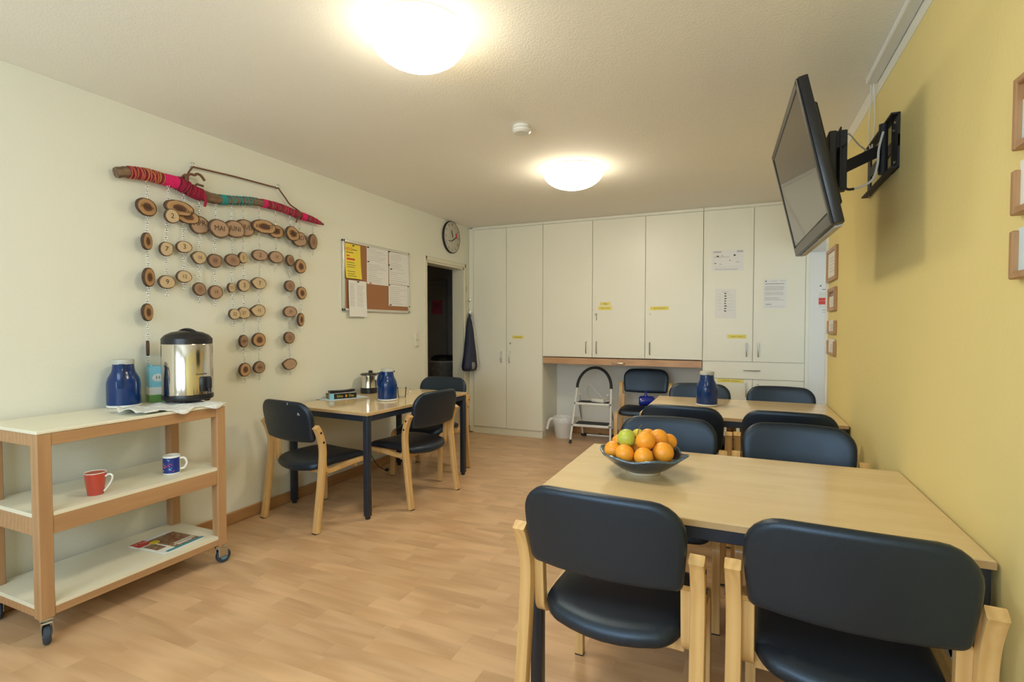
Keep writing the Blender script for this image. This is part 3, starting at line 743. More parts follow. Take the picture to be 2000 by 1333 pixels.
# ------------------------------------------------------------------ right wall: framed notes, cable duct, sockets
def framed(name, label, y0, y1, z0, z1, mat='paper', group=None, top=True, bar=.028, poke=0.0, img=False, dep=.02):
    t = thing(name, label, 'picture frame', (XR, (y0 + y1) / 2, z0), 0, group)
    w, h = y1 - y0, z1 - z0
    MB().box((-.004, 0, h / 2), (.006, w - bar, h - bar)).build('backing', 'frame_wood', t, smooth=False)
    bars = [((-dep / 2, 0, bar / 2), (dep - .001, w - 2 * bar, bar)), ((-dep / 2, -w / 2 + bar / 2, h / 2), (dep, bar, h)), ((-dep / 2, w / 2 - bar / 2, h / 2), (dep, bar, h))]
    if top: bars.append(((-dep / 2, 0, h - bar / 2), (dep - .001, w - 2 * bar, bar)))
    for c, s in bars: MB().box(c, s, .003).build('frame_bar', 'frame_wood', t, smooth=False)
    pm = MB().box((-.0085, 0, h / 2 + poke / 2), (.0015, w - 2 * bar + .006, h - 2 * bar + .006 + poke)).build('paper_insert', mat, t, smooth=False)
    m = MB()
    for k in range(5): m.box((-.0098, rl.uniform(-.02, .02), h * (.3 + .1 * k)), (.0006, (w - 2 * bar) * rl.uniform(.3, .7), .004))
    m.build('print', 'print_grey', pm, smooth=False)
    if img: MB().box((-.0096, 0, h * .78), (.0006, w - 2 * bar, h * .28)).build('picture', 'print_brown', pm, smooth=False)
    return t
framed('framed_notice', 'uppermost wooden framed notice by the right doorway', 4.20, 4.62, 1.668, 1.906)
framed('framed_notice', 'second wooden framed notice from the top by the right doorway, with brown picture', 4.215, 4.53, 1.45, 1.616, img=True)
framed('framed_notice', 'third wooden framed card from the top by the right doorway, open at its top', 4.215, 4.53, 1.284, 1.38, top=False, poke=.02, bar=.02)
framed('framed_notice', 'lowest wooden framed card by the right doorway, open at its top', 4.215, 4.53, 1.132, 1.235, top=False, poke=.03, bar=.02)
framed('framed_notice', 'uppermost wooden frame at the right edge of the picture', 1.22, 1.628, 1.755, 1.924, dep=.022, bar=.018, poke=-.04, mat='paper_blue')
framed('framed_notice', 'middle wooden frame at the right edge of the picture', 1.22, 1.628, 1.602, 1.708, dep=.022, bar=.018, top=False, poke=.035, mat='paper')
framed('framed_notice', 'lowest wooden frame at the right edge of the picture, with pale blue sheet', 1.22, 1.628, 1.451, 1.566, dep=.022, bar=.018, top=False, poke=.02, mat='paper_blue')
t = thing('cable_duct', 'white cable duct along the ceiling edge of the yellow wall', 'cable duct', (XR, 0, H))
MB().box((-.027, (YF + 3.12) / 2, -.012), (.05, 3.12 - YF, .024), .002).build('channel', 'white_plastic', t, smooth=False)
MB().box((-.027, (YF + 3.12) / 2, -.026), (.044, 3.12 - YF, .005), .001).build('cover', 'white_plastic', t, smooth=False)
t = thing('socket_outlet', 'white wall socket on the yellow wall behind the near right chair', 'socket', (XR, 1.96, .36))
MB().box((-.006, 0, 0), (.012, .23, .082), .003, seg=2).build('frame', 'white_plastic', t)
for k in (-1, 0, 1): MB().lathe([(.028, 0), (.024, .004), (.022, -.006), (0, -.006)], 20, M=Matrix.Translation((-.012, .071 * k, 0)) @ Matrix.Rotation(R(-90), 4, 'Y')).build('socket_insert', 'white_plastic', t)

# ------------------------------------------------------------------ television and its wall mount
Uv = Vector((-.222, 0, .975)).normalized(); Wv = Vector((-.034, .9994, 0)).normalized(); Fv = Uv.cross(Wv).normalized(); Uv = Wv.cross(Fv).normalized()
TM = Matrix((Wv, Fv, Uv)).transposed().to_4x4(); TM.translation = Vector((.229, 2.76, 2.0))
TWD, THT = 1.0, .575
t = thing('television', 'black flat television tilted down on the yellow wall', 'television', (0, 0, 0)); t.matrix_world = TM
MB().box((0, -.018, 0), (TWD, .036, THT), .005, seg=2).build('casing', 'black_plastic', t)
MB().box((0, .0015, .012), (TWD - .07, .004, THT - .085)).build('screen', 'tv_screen', t, smooth=False)
bz = MB()
for c, s in (((0, .003, THT / 2 - .017), (TWD - .01, .008, .028)), ((0, .003, -THT / 2 + .024), (TWD - .01, .008, .042)), ((-TWD / 2 + .019, .003, 0), (.030, .008, THT - .01)), ((TWD / 2 - .019, .003, 0), (.030, .008, THT - .01))): bz.box(c, s, .002)
bz.build('bezel', 'black_plastic', t, smooth=False)
MB().box((0, -.058, .01), (TWD * .74, .03, THT * .74), .008).build('rear_housing', 'black_matte', t, smooth=False)
MB().box((-.1, -.052, -THT / 2 + .06), (.5, .035, .09), .005).build('connector_bay', 'black_matte', t, smooth=False)
MB().box((0, -.024, -THT / 2 - .004), (TWD * .9, .03, .008), .002).build('speaker_strip', 'print_grey', t, smooth=False)
t = thing('tv_mount', 'black swivel arm wall bracket carrying the television', 'tv mount', (XR, 2.99, 2.13))
m = MB()
PH, PL = .235, .58
MB().box((-.004, 0, 0), (.006, PL, .05)).box((-.004, -PL / 2 + .055, 0), (.008, .11, PH), .001).box((-.004, PL / 2 - .03, 0), (.008, .06, PH), .001).box((-.018, 0, PH / 2 - .004), (.032, PL, .008), .001).box((-.018, 0, -PH / 2 + .004), (.032, PL, .008), .001).build('wall_plate', 'black_matte', t, smooth=False)
for yy_, zz_ in ((-PL / 2 + .04, .085), (-PL / 2 + .04, -.085), (PL / 2 - .05, -.115), (-PL / 2 + .07, .06)):
    MB().lathe([(.008, 0), (.008, .004), (0, .006)], 10, M=Matrix.Translation((-.008, yy_, zz_)) @ Matrix.Rotation(R(-90), 4, 'Y')).build('screw', 'zinc', t)
MB().tube([(-.035, -.17, -.11), (-.035, -.17, .11)], .018, 16).build('pivot_post', 'black_matte', t)
a0, a1 = Vector((-.04, -.17, .0)), Vector((-.20, -.275, -.09))
MB().sweep([a0, a1], [(-.012, -.024), (.012, -.024), (.012, .024), (-.012, .024)]).build('arm', 'black_matte', t, smooth=False)
MB().box((-.205, -.265, -.06), (.03, .06, .26), .003).box((-.222, -.265, -.06), (.006, .15, .26), .001).build('tilt_plate', 'black_matte', t, smooth=False)
MB().tube([(-.232, -.33, .02), (-.232, -.20, .02)], .036, 16).build('tilt_knuckle', 'black_matte', t)
MB().box((-.255, -.265, -.06), (.03, .20, .22), .004).build('screen_bracket', 'black_matte', t, smooth=False)
def cable(name, label, pts, r, mat, cat='cable', n=6):
    o = MB().tube(smoothpath(pts, n), r, 6).build(name, mat); return tag(o, label, cat)
cable('power_cable', 'white cable hanging from the duct to the television bracket, left strand', [(.575, 3.125, 2.545), (.585, 3.17, 2.48), (.585, 3.20, 2.38), (.575, 3.13, 2.25), (.56, 3.02, 2.18), (.50, 2.93, 2.19), (.44, 2.83, 2.22), (.415, 2.76, 2.17), (.42, 2.75, 2.10)], .0035, 'cord_white')
cable('power_cable', 'white cable hanging from the duct to the television bracket, right strand', [(.585, 3.12, 2.545), (.592, 3.12, 2.44), (.59, 3.10, 2.34), (.58, 3.10, 2.22), (.585, 3.08, 2.18)], .0035, 'cord_white')
tcb = thing('antenna_cable', 'white and black antenna cable looping below the television arm', 'cable', (0, 0, 0))
MB().tube(smoothpath([(.565, 2.80, 2.20), (.545, 2.775, 2.12), (.54, 2.77, 2.05), (.52, 2.76, 1.985), (.48, 2.76, 1.96), (.45, 2.75, 1.95)], 6), .005, 6).build('sheath', 'cord_white', tcb)
MB().tube(smoothpath([(.45, 2.75, 1.95), (.425, 2.745, 1.95), (.41, 2.745, 1.97), (.405, 2.742, 2.02), (.40, 2.73, 2.10), (.39, 2.70, 2.13)], 6), .006, 8).build('plug_lead', 'black_plastic', tcb)

# ------------------------------------------------------------------ chairs
def ring_cushion(outline, prof, bulge_c):
    """outline: closed 2-D polygon around the origin; prof: (inset, height) rings from bottom to top; closes with crowned top and flat bottom"""
    n = len(outline); hx = max(abs(p[0]) for p in outline); hy = max(abs(p[1]) for p in outline)
    vs = []; fs = []
    rings = []
    for d, z in prof: rings.append([(x * (1 - d / hx), y * (1 - d / hy), z) for x, y in outline])
    d, z = prof[-1]
    for s in (.75, .5, .25): rings.append([(x * (1 - d / hx) * s, y * (1 - d / hy) * s, z + bulge_c * (1 - s * s)) for x, y in outline])
    for r_ in rings: vs += r_
    k = len(rings)
    for i in range(k - 1):
        for q in range(n): fs.append((i * n + q, i * n + (q + 1) % n, (i + 1) * n + (q + 1) % n, (i + 1) * n + q))
    c = len(vs); vs.append((0, 0, z + bulge_c))
    for q in range(n): fs.append(((k - 1) * n + q, (k - 1) * n + (q + 1) % n, c))
    d0, z0 = prof[0]; base = rings[0]
    for s in (.6, .25):
        o = len(vs); vs += [(x * s, y * s, z0) for x, y, _ in base]
        p = 0 if s == .6 else o - n
        for q in range(n): fs.append((p + (q + 1) % n, p + q, o + q, o + (q + 1) % n))
    o = len(vs) - n; c2 = len(vs); vs.append((0, 0, z0))
    for q in range(n): fs.append((o + (q + 1) % n, o + q, c2))
    return vs, fs
def rounded(w, h, rs, n=7, sag=(0, 0, 0, 0)):
    """rounded rectangle with corner radii (tr, tl, bl, br), centred; each straight side subdivided, with optional outward bow (top,left,bottom,right)"""
    hw, hh = w / 2, h / 2; out = []
    cs = [(hw - rs[0], hh - rs[0], 0, rs[0]), (-hw + rs[1], hh - rs[1], 90, rs[1]), (-hw + rs[2], -hh + rs[2], 180, rs[2]), (hw - rs[3], -hh + rs[3], 270, rs[3])]
    for i, (cx, cy, a, r_) in enumerate(cs):
        for k in range(n): out.append((cx + r_ * math.cos(R(a + 90 * k / (n - 1))), cy + r_ * math.sin(R(a + 90 * k / (n - 1)))))
        nx = cs[(i + 1) % 4]; p = out[-1]; an = R(nx[2]); q = (nx[0] + nx[3] * math.cos(an), nx[1] + nx[3] * math.sin(an))
        for k in range(1, 6): f_ = k / 6; out.append((p[0] + (q[0] - p[0]) * f_, p[1] + (q[1] - p[1]) * f_))
    res = []
    for x, y in out:
        fx, fy = x / hw, y / hh
        if y > 0: y += sag[0] * (1 - fx * fx) * max(0, fy)
        else: y -= sag[2] * (1 - fx * fx) * max(0, -fy)
        if x < 0: x -= sag[1] * (1 - fy * fy) * max(0, -fx)
        else: x += sag[3] * (1 - fy * fy) * max(0, fx)
        res.append((x, y))
    return res
def make_chair(label, loc, rotz, group):
    t = thing('dining_chair', label, 'chair', loc, rotz, group)
    # seat cushion
    ol = rounded(.445, .43, (.05, .05, .06, .06), sag=(.004, 0, .055, 0))
    vs, fs = ring_cushion(ol, [(.022, -.032), (.006, -.028), (0, -.016), (0, .0), (.006, .013), (.02, .021), (.045, .025)], .004)
    def shape(x, y, z):
        fr = max(0, y) / .215; rr_ = max(0, -y - .05) / .2
        return (x, y + .005, z + .425 - .020 * fr ** 3 - .020 * rr_ ** 2 + .02 * (x / .22) ** 2 * .3)
    MB().add([shape(*v) for v in vs], fs).build('seat', 'leather', t, angle=70)
    # backrest: panel bowed forward at the sides, leaning back
    ol = rounded(.50, .262, (.092, .092, .02, .02), sag=(.012, 0, .006, 0))
    ol = [(x * (1 - .055 * max(0, -y / .131)), y) for x, y in ol]
    vs, fs = ring_cushion(ol, [(.02, -.022), (.007, -.020), (0, -.010), (0, .004), (.006, .014), (.018, .020), (.04, .022)], .002)
    def shape2(x, y, z):   # x across, y up the panel, z towards the sitter
        lean = R(11); yy_ = z + .030 * (x / .25) ** 2 - .022; zz_ = y
        return (x, -.272 + yy_ * math.cos(lean) - zz_ * math.sin(lean), .712 + zz_ * math.cos(lean) + yy_ * math.sin(lean) * .5)
    MB().add([shape2(*v) for v in vs], fs).build('backrest', 'leather', t, angle=70)
    MB().box((0, .11, .372), (.45, .022, .05), .003).build('stretcher', 'chair_wood', t, smooth=False)
    MB().box((0, -.13, .365), (.45, .022, .05), .003).build('stretcher', 'chair_wood', t, smooth=False)
    for s in (-1, 1):
        # rear leg: laminated strip, foot set back, top curled back beside the backrest
        pts = smoothpath([(s * .277, -.272, .004), (s * .275, -.246, .20), (s * .274, -.222, .40), (s * .274, -.214, .52), (s * .275, -.226, .60), (s * .276, -.252, .665), (s * .276, -.268, .69)], 5)
        lg = MB().sweep(pts, [(-.017, -.019), (-.014, -.021), (.014, -.021), (.017, -.019), (.017, .019), (.014, .021), (-.014, .021), (-.017, .019)], up=(1, 0, 0)).build('leg', 'chair_wood', t)
        for yb, zb in ((-.243, .650), (-.222, .585)):
            MB().lathe([(.0075, 0), (.0075, .002), (.005, .0025), (0, .0015)], 12, M=Matrix.Translation((s * .2965, yb, zb)) @ Matrix.Rotation(R(90 * s), 4, 'Y')).build('bolt', 'black_plastic', lg)
        MB().box((s * .277, -.2725, .003), (.036, .040, .006), .001).build('glide', 'black_plastic', lg, smooth=False)
        # front leg bent into the seat rail and up again against the rear leg
        rz = .402
        pts = [(s * .243, .212, .004), (s * .243, .211, .20), (s * .242, .209, .33)] + arc((.158, .345), .05, 0, 90, 6, 'YZ', s * .242)[1:]
        pts += [(s * .241, .05, .392), (s * .240, -.06, .380)] + arc((-.135, .418), .045, 270, 180, 7, 'YZ', s * .239) + [(s * .239, -.186, .50), (s * .239, -.190, .565)]
        lg = MB().sweep(pts, [(-.0125, -.017), (.0125, -.017), (.0145, -.015), (.0145, .015), (.0125, .017), (-.0125, .017), (-.0145, .015), (-.0145, -.015)], up=(1, 0, 0)).build('leg', 'chair_wood', t)
        MB().box((s * .243, .212, .003), (.034, .030, .006), .001).build('glide', 'black_plastic', lg, smooth=False)
    return t
CG = 'black leather chairs with bent wooden legs'
chair0 = make_chair('near left black chair in front of the fruit bowl table', (-.363, 1.805, 0), R(-4), CG)
ctree = tree_of(chair0)
for lb, x, y, a in (('near right black chair by the yellow wall, closest to the viewer', .275, 1.785, -3),
                    ('black chair at the far side of the fruit bowl table, directly behind the bowl', -.342, 2.605, 183),
                    ('black chair at the far side of the fruit bowl table, beside the yellow wall', .250, 2.64, 178),
                    ('black chair at the near side of the rear right table, left of the pair', -.330, 3.675, -2),
                    ('black chair at the near side of the rear right table, beside the yellow wall', .268, 3.675, -2),
                    ('black chair at the far side of the rear right table, behind the blue vacuum jug', -.325, 4.44, 180),
                    ('black chair at the far side of the rear right table, before the cupboard drawer', .280, 4.45, 177),
                    ('black chair at the near end of the left table, with a scuffed backrest', -2.733, 2.847, -7.8),
                    ('black chair at the long side of the left table, turned to the wall', -2.425, 3.46, 83),
                    ('black chair at the far end of the left table, in front of the doorway', -2.62, 4.05, 182),
                    ('black chair in the knee space beside the step ladder, with a blue bottle on it', -.99, 5.80, 181)):
    c_ = dup(chair0, ctree, (x, y, 0), R(a), lb, CG)
    if 'scuffed' in lb:      # pale worn flecks on the back of this one backrest
        bk = [k for k in c_.children if k.name.startswith('backrest')][0]
        m = MB()
        for fx, fz, fw, fh in ((.085, .835, .004, .014), (.165, .775, .010, .007), (.172, .768, .005, .012), (.160, .766, .006, .004)):
            q = fz - .712; yy2 = -.0235 + .030 * (fx / .25) ** 2 - .022
            m.box((fx, -.272 + yy2 * math.cos(R(11)) - q * math.sin(R(11)), fz), (fw, .0012, fh), rot=(R(11), 0, 0))
        m.build('scuff_mark', 'print_white', bk, smooth=False)

# ------------------------------------------------------------------ tables
def table(label, cx, cy, w, d, rotz=0.0, top='table_top', h=.745):
    t = thing('dining_table', label, 'table', (cx, cy, 0), rotz)
    MB().box((0, 0, h - .011), (w, d, .022), .002).build('tabletop', top, t, smooth=False)
    for c, s in (((0, -d / 2 - .0006, h - .0125), (w, .0014, .019)), ((0, d / 2 + .0006, h - .0125), (w, .0014, .019)), ((-w / 2 - .0006, 0, h - .0125), (.0014, d, .019)), ((w / 2 + .0006, 0, h - .0125), (.0014, d, .019))):
        MB().box(c, s).build('edge_band', 'table_edge', t, smooth=False)
    L, ap = .042, .042
    for sx in (-1, 1):
        for sy in (-1, 1):
            lg = MB().box((sx * (w / 2 - L / 2 - .006), sy * (d / 2 - L / 2 - .006), (h - .022 + .02) / 2), (L, L, h - .022 - .02), .005, seg=2).build('leg', 'navy_steel', t)
            MB().lathe([(.016, 0), (.018, .004), (.018, .021)], 16, M=Matrix.Translation((sx * (w / 2 - L / 2 - .006), sy * (d / 2 - L / 2 - .006), 0))).build('foot', 'black_plastic', lg)
    zr = h - .022 - ap / 2
    for sy in (-1, 1): MB().box((0, sy * (d / 2 - .017), zr), (w - 2 * L - .012, .022, ap), .002).build('apron', 'navy_steel', t, smooth=False)
    for sx in (-1, 1): MB().box((sx * (w / 2 - .017), 0, zr), (.022, d - 2 * L - .012, ap), .002).build('apron', 'navy_steel', t, smooth=False)
    return t
table('beech-topped table nearest the viewer, carrying the fruit bowl', -.0405, 2.130, 1.275, .892)
table('beech-topped table in the rear right, carrying a blue vacuum jug', -.022, 4.115, 1.232, .93)
table('beech-topped table against the left wall, carrying kettle and remote control', -2.688, 3.515, .785, 1.275, R(-3.6), 'table_top_y')

# ------------------------------------------------------------------ vacuum jugs
def make_jug(label, loc, rotz, group):
    t = thing('vacuum_jug', label, 'vacuum jug', loc, rotz, group)
    MB().lathe([(.0, .004), (.070, .004), (.0755, .010), (.0765, .016), (.0765, .10), (.0762, .125), (.074, .142), (.069, .158), (.060, .176), (.054, .188), (.0505, .200), (.049, .215), (.048, .232), (.0, .232)], 40).build('jug_body', 'thermos_blue', t)
    MB().lathe([(0, 0), (.069, 0), (.076, .003), (.0775, .008), (.0775, .013), (.075, .0155)], 40).build('base_ring', 'white_plastic', t)
    MB().lathe([(.046, .228), (.050, .231), (.0505, .250), (.047, .256), (0, .257)], 32).build('lid', 'thermos_lid', t)
    MB().prism([(.046, -.014), (.076, -.002), (.076, .002), (.046, .014)], .222, .231).build('spout', 'thermos_blue', t, smooth=False)
    pts = smoothpath([(-.044, 0, .226), (-.064, 0, .222), (-.080, 0, .195), (-.086, 0, .16), (-.084, 0, .13), (-.074, 0, .108)], 5)
    MB().sweep(pts, [(-.006, -.013), (.006, -.013), (.008, -.009), (.008, .009), (.006, .013), (-.006, .013), (-.008, .009), (-.008, -.009)], up=(0, 1, 0)).build('handle', 'thermos_blue', t)
    return t
jug = make_jug('blue vacuum jug with grey lid on the rear right table', (-.232, 4.16, .746), R(100), 'blue vacuum jugs')
jt = tree_of(jug)
dup(jug, jt, (-2.60, 3.425, .746), R(75), 'blue vacuum jug with pale lid on the left table, in front of the kettle')
dup(jug, jt, (-3.045, 1.725, .906), R(140), 'blue vacuum jug with grey lid on the trolley, left of the steel urn')

# ------------------------------------------------------------------ fruit bowl
BX, BY = -.362, 2.150
t = thing('fruit_bowl', 'dark glazed wavy-rimmed ceramic bowl filled with oranges', 'bowl', (BX, BY, .746))
def bowl_pt(a, r_, z, k):
    wv = 1 + .055 * k * math.cos(6 * a + .6); return (r_ * wv * math.cos(a), r_ * wv * math.sin(a), z + .007 * k * k * math.cos(6 * a + .6))
prof = [(.0, .012, 0), (.045, .012, 0), (.070, .014, 0), (.095, .030, .3), (.130, .056, .7), (.158, .074, 1.0), (.166, .080, 1.0), (.168, .077, 1.0), (.158, .066, 1.0), (.128, .043, .7), (.098, .022, .3), (.075, .010, 0), (.068, .006, 0)]
n = 72; vs = []; fs = []
for i in range(n):
    a = 2 * math.pi * i / n; vs += [bowl_pt(a, *p) for p in prof]
k = len(prof)
for i in range(n):
    j = (i + 1) % n
    for q in range(k - 1): fs.append((i * k + q, j * k + q, j * k + q + 1, i * k + q + 1))
MB().add(vs, fs).build('bowl_body', 'glaze_blue', t, angle=60)
m = MB(); pr = [bowl_pt(2 * math.pi * i / n, .167, .0785, 1.0) for i in range(n)]
m.tube(pr, .0042, 6, closed=True).build('rim', 'glaze_rim', t)
m = MB(); pl = [(.084 + .008 * math.sin(5 * 2 * math.pi * i / 40 + 1)) for i in range(40)]
vs = []; fs = []
for i in range(40):
    a = 2 * math.pi * i / 40; vs += [(.066 * math.cos(a), .066 * math.sin(a), 0), (.072 * math.cos(a), .072 * math.sin(a), .006), (pl[i] * 1.04 * math.cos(a), pl[i] * 1.04 * math.sin(a), .019 + (pl[i] - .084) * .6), (.06 * math.cos(a), .06 * math.sin(a), .013)]
for i in range(40):
    j = (i + 1) % 40
    for q in range(3): fs.append((i * 4 + q, j * 4 + q, j * 4 + q + 1, i * 4 + q + 1))
fs.append(tuple(i * 4 for i in range(39, -1, -1)))
m.add(vs, fs).build('foot_ring', 'ceramic_white', t)
# fruit: offsets from the middle of the bowl
def fruit(name, mat, a, b, z, r_, label, cat, sq=.95, seed=0):
    t = thing(name, label, cat, (0, 0, 0), seed * .7, 'fruit in the bowl')
    c = Vector((BX + a, BY + b, .746)); t.location = (c.x, c.y, .746 + z)
    t.rotation_euler = (seed * .5, seed * .35, seed * .9)
    prof = [(r_ * math.sin(R(q)) * (1 + .012 * math.sin(q * .11 + seed)), -r_ * sq * math.cos(R(q)) * (1 if 12 < q < 168 else .985)) for q in range(0, 181, 12)]
    prof[0] = (0, prof[0][1]); prof[-1] = (0, prof[-1][1])
    MB().lathe(prof, 28).build('peel', mat, t, angle=80)
    MB().lathe([(0, 0), (.004, 0), (.0045, .002), (.002, .0035), (0, .003)], 8, M=Matrix.Translation((0, 0, r_ * sq * .98))).build('stem_end', 'stem_brown', t)
    return t
fruit('orange', 'orange_peel', -.1099, -.0529, .0914, .036, 'orange at the far left of the bowl', 'orange', seed=1)
fruit('orange', 'orange_peel', -.0537, -.1009, .0909, .038, 'orange at the front left of the bowl', 'orange', seed=2)
fruit('orange', 'orange_peel', .0207, -.1092, .0878, .037, 'orange at the front middle of the bowl, lowest of all', 'orange', seed=3)
fruit('orange', 'orange_peel', .0853, -.0435, .0952, .0415, 'big orange at the front right of the bowl', 'orange', seed=4)
fruit('orange', 'orange_peel', .0179, -.0528, .1378, .0385, 'orange with scarred peel on top of the pile', 'orange', seed=5)
fruit('orange', 'orange_peel', .0561, .0362, .1336, .039, 'orange behind the scarred top orange, to its right', 'orange', seed=6)
fruit('orange', 'orange_peel', .0868, .1003, .1085, .036, 'orange at the back right of the pile', 'orange', seed=7)
fruit('orange', 'orange_peel', -.0259, -.0017, .0876, .033, 'orange half hidden below the green fruit', 'orange', seed=8)
fruit('orange', 'orange_peel', -.1095, .0546, .1002, .033, 'orange half hidden behind the green fruit at the left', 'orange', seed=9)
fruit('orange', 'orange_peel', .0009, .1244, .1202, .034, 'orange at the very back, just showing over the top orange', 'orange', seed=10)
fruit('orange', 'orange_peel', -.0302, .0520, .0478, .034, 'orange buried at the back left of the pile', 'orange', seed=11)
fruit('orange', 'orange_peel', .0328, .0291, .0468, .033, 'orange buried low in the middle of the pile', 'orange', seed=12)
fruit('lemon', 'lemon_peel', -.0341, .0771, .1329, .026, 'small yellow green fruit behind the knobbly green one', 'fruit', seed=13)
g = fruit('quince', 'green_peel', -.0574, -.0449, .1413, .0370, 'knobbly green fruit on the upper left of the pile', 'fruit', sq=1.0, seed=0)
g.rotation_euler = (R(20), R(75), R(10))
MB().tube(smoothpath([(0, 0, .036), (.006, .0, .043), (-.03, .004, .06), (-.045, .008, .075)], 4), .0016, 6).build('stalk', 'stem_brown', g)

# ------------------------------------------------------------------ things on the left table
tA = R(-3.6)
def onL(u, v, z=0.0):  # position on left table: u across (x), v along (y)
    return (-2.688 + u * math.cos(tA) - v * math.sin(tA), 3.515 + u * math.sin(tA) + v * math.cos(tA), .7455 + z)
t = thing('placemat', 'grey blue placemat under the game box', 'placemat', (-3.005, 3.37, .7456), R(-17))
MB().box((0, 0, .0012), (.20, .36, .0022), .0005).build('mat_sheet', 'cloth_grey', t, smooth=False)
MB().box((0, 0, .0026), (.17, .33, .0006)).build('mat_print', 'paper_blue', t, smooth=False)
t = thing('game_box', 'black and blue game box with yellow lettering on the left table', 'box', (-3.02, 3.365, .7488), R(-30))
GB = (.115, .215, .042)
MB().box((0, 0, GB[2] / 2), GB, .0015).build('carton', 'black_plastic', t, smooth=False)
MB().box((0, 0, GB[2] + .0006), (GB[0] - .006, GB[1] - .006, .001)).build('lid_print', 'print_grey', t, smooth=False)
MB().box((GB[0] / 2 - .014, -GB[1] / 2 + .014, GB[2] / 2), (.031, .031, GB[2] + .0006)).build('blue_corner', 'print_sky', t, smooth=False)
mside = Matrix.Translation((GB[0] / 2 + .001, .0, GB[2] / 2)) @ MR
MB().text('Uno', .028, mside @ Matrix.Translation((-.03, 0, 0))).text('Das', .028, mside @ Matrix.Translation((.065, 0, 0))).build('lettering', 'print_yellow', t, smooth=False)
mfr = Matrix.Translation((-.02, -GB[1] / 2 - .001, GB[2] / 2)) @ Matrix.Rotation(R(90), 4, 'X')
MB().text('Uno', .026, mfr).build('lettering', 'print_yellow', t, smooth=False)
MB().box((GB[0] / 2 + .0008, .022, GB[2] / 2), (.0008, .014, .02)).box((.014, -GB[1] / 2 - .0008, GB[2] / 2), (.012, .0008, .02)).build('orange_patch', 'print_orange', t, smooth=False)
t = thing('remote_control', 'long black remote control lying on the game box', 'remote control', (-3.02, 3.37, .7925), R(-24))
vs = []; L = .215
prof2 = [(-.024, .006), (-.016, .0), (.016, .0), (.024, .006), (.024, .014), (.019, .020), (-.019, .020), (-.024, .014)]
pts = [Vector((0, -L / 2 + L * i / 8, .006 * abs(i / 8 - .5) ** 1.5 * 2)) for i in range(9)]
MB().sweep(pts, [(x, z) for x, z in prof2], up=(0, 0, 1), scales=[.9, 1, 1, .96, .92, .92, .95, 1, .9]).build('remote_body', 'black_plastic', t)
m = MB()
for i in range(9):
    for j in (-1, 0, 1): m.box((.011 * j, -.08 + .02 * i, .0215), (.007, .009, .002))
m.build('buttons', 'print_grey', t, smooth=False)
t = thing('kettle', 'stainless steel kettle with black base on the left table by the wall', 'kettle', (-3.035, 3.735, .7456), R(20))
MB().lathe([(0, .0), (.070, .0), (.073, .004), (.073, .048), (.0715, .050)], 36).build('base', 'black_plastic', t)
MB().lathe([(.0715, .05), (.071, .052), (.0695, .155), (.070, .16)], 36).build('kettle_body', 'steel', t)
MB().lathe([(.0705, .16), (.074, .162), (.074, .170), (.06, .176), (0, .178)], 36).build('lid', 'black_plastic', t)
MB().box((.0, .045, .186), (.03, .035, .02), .004).build('lid_latch', 'black_plastic', t, smooth=False)
MB().tube(smoothpath([(.045, .058, .165), (.075, .07, .168), (.085, .072, .14), (.078, .062, .09), (.062, .045, .06)], 5), .007, 8).build('handle', 'black_plastic', t)
MB().prism([(.066, -.035), (.085, -.0), (.07, .012)], .12, .152).build('paper_tag', 'paper', t, smooth=False)
t = thing('glass_mug', 'clear glass mug behind the blue jug on the left table', 'glass', onL(.09, .10, .0003), R(0))
MB().lathe([(0, .0), (.030, .0), (.032, .004), (.038, .085), (.0365, .085), (.0305, .008), (0, .007)], 32).build('glass_body', 'clear_glass', t)
MB().tube(smoothpath([(.026, .026, .072), (.042, .042, .074), (.05, .05, .055), (.043, .043, .03), (.026, .026, .02)], 5), .004, 8).build('handle', 'clear_glass', t)
tpc = thing('extension_cable', 'black power cable with plug hanging below the left table', 'cable', (0, 0, 0))
MB().tube(smoothpath([(-2.99, 3.62, .70), (-2.985, 3.64, .60), (-2.98, 3.68, .50), (-2.985, 3.66, .36), (-2.98, 3.68, .22), (-2.96, 3.75, .10), (-2.955, 3.82, .05), (-2.96, 3.86, .025)], 6), .004, 6).build('lead', 'black_plastic', tpc)
MB().lathe([(.005, 0), (.012, .012), (.017, .028), (.017, .040), (0, .042)], 14, M=Matrix.Translation((-2.96, 3.855, .03)) @ Matrix.Rotation(R(-100), 4, 'X')).tube([(-2.953, 3.897, .022), (-2.953, 3.917, .018)], .0024, 6).tube([(-2.967, 3.897, .022), (-2.967, 3.917, .018)], .0024, 6).build('plug', 'black_plastic', tpc)

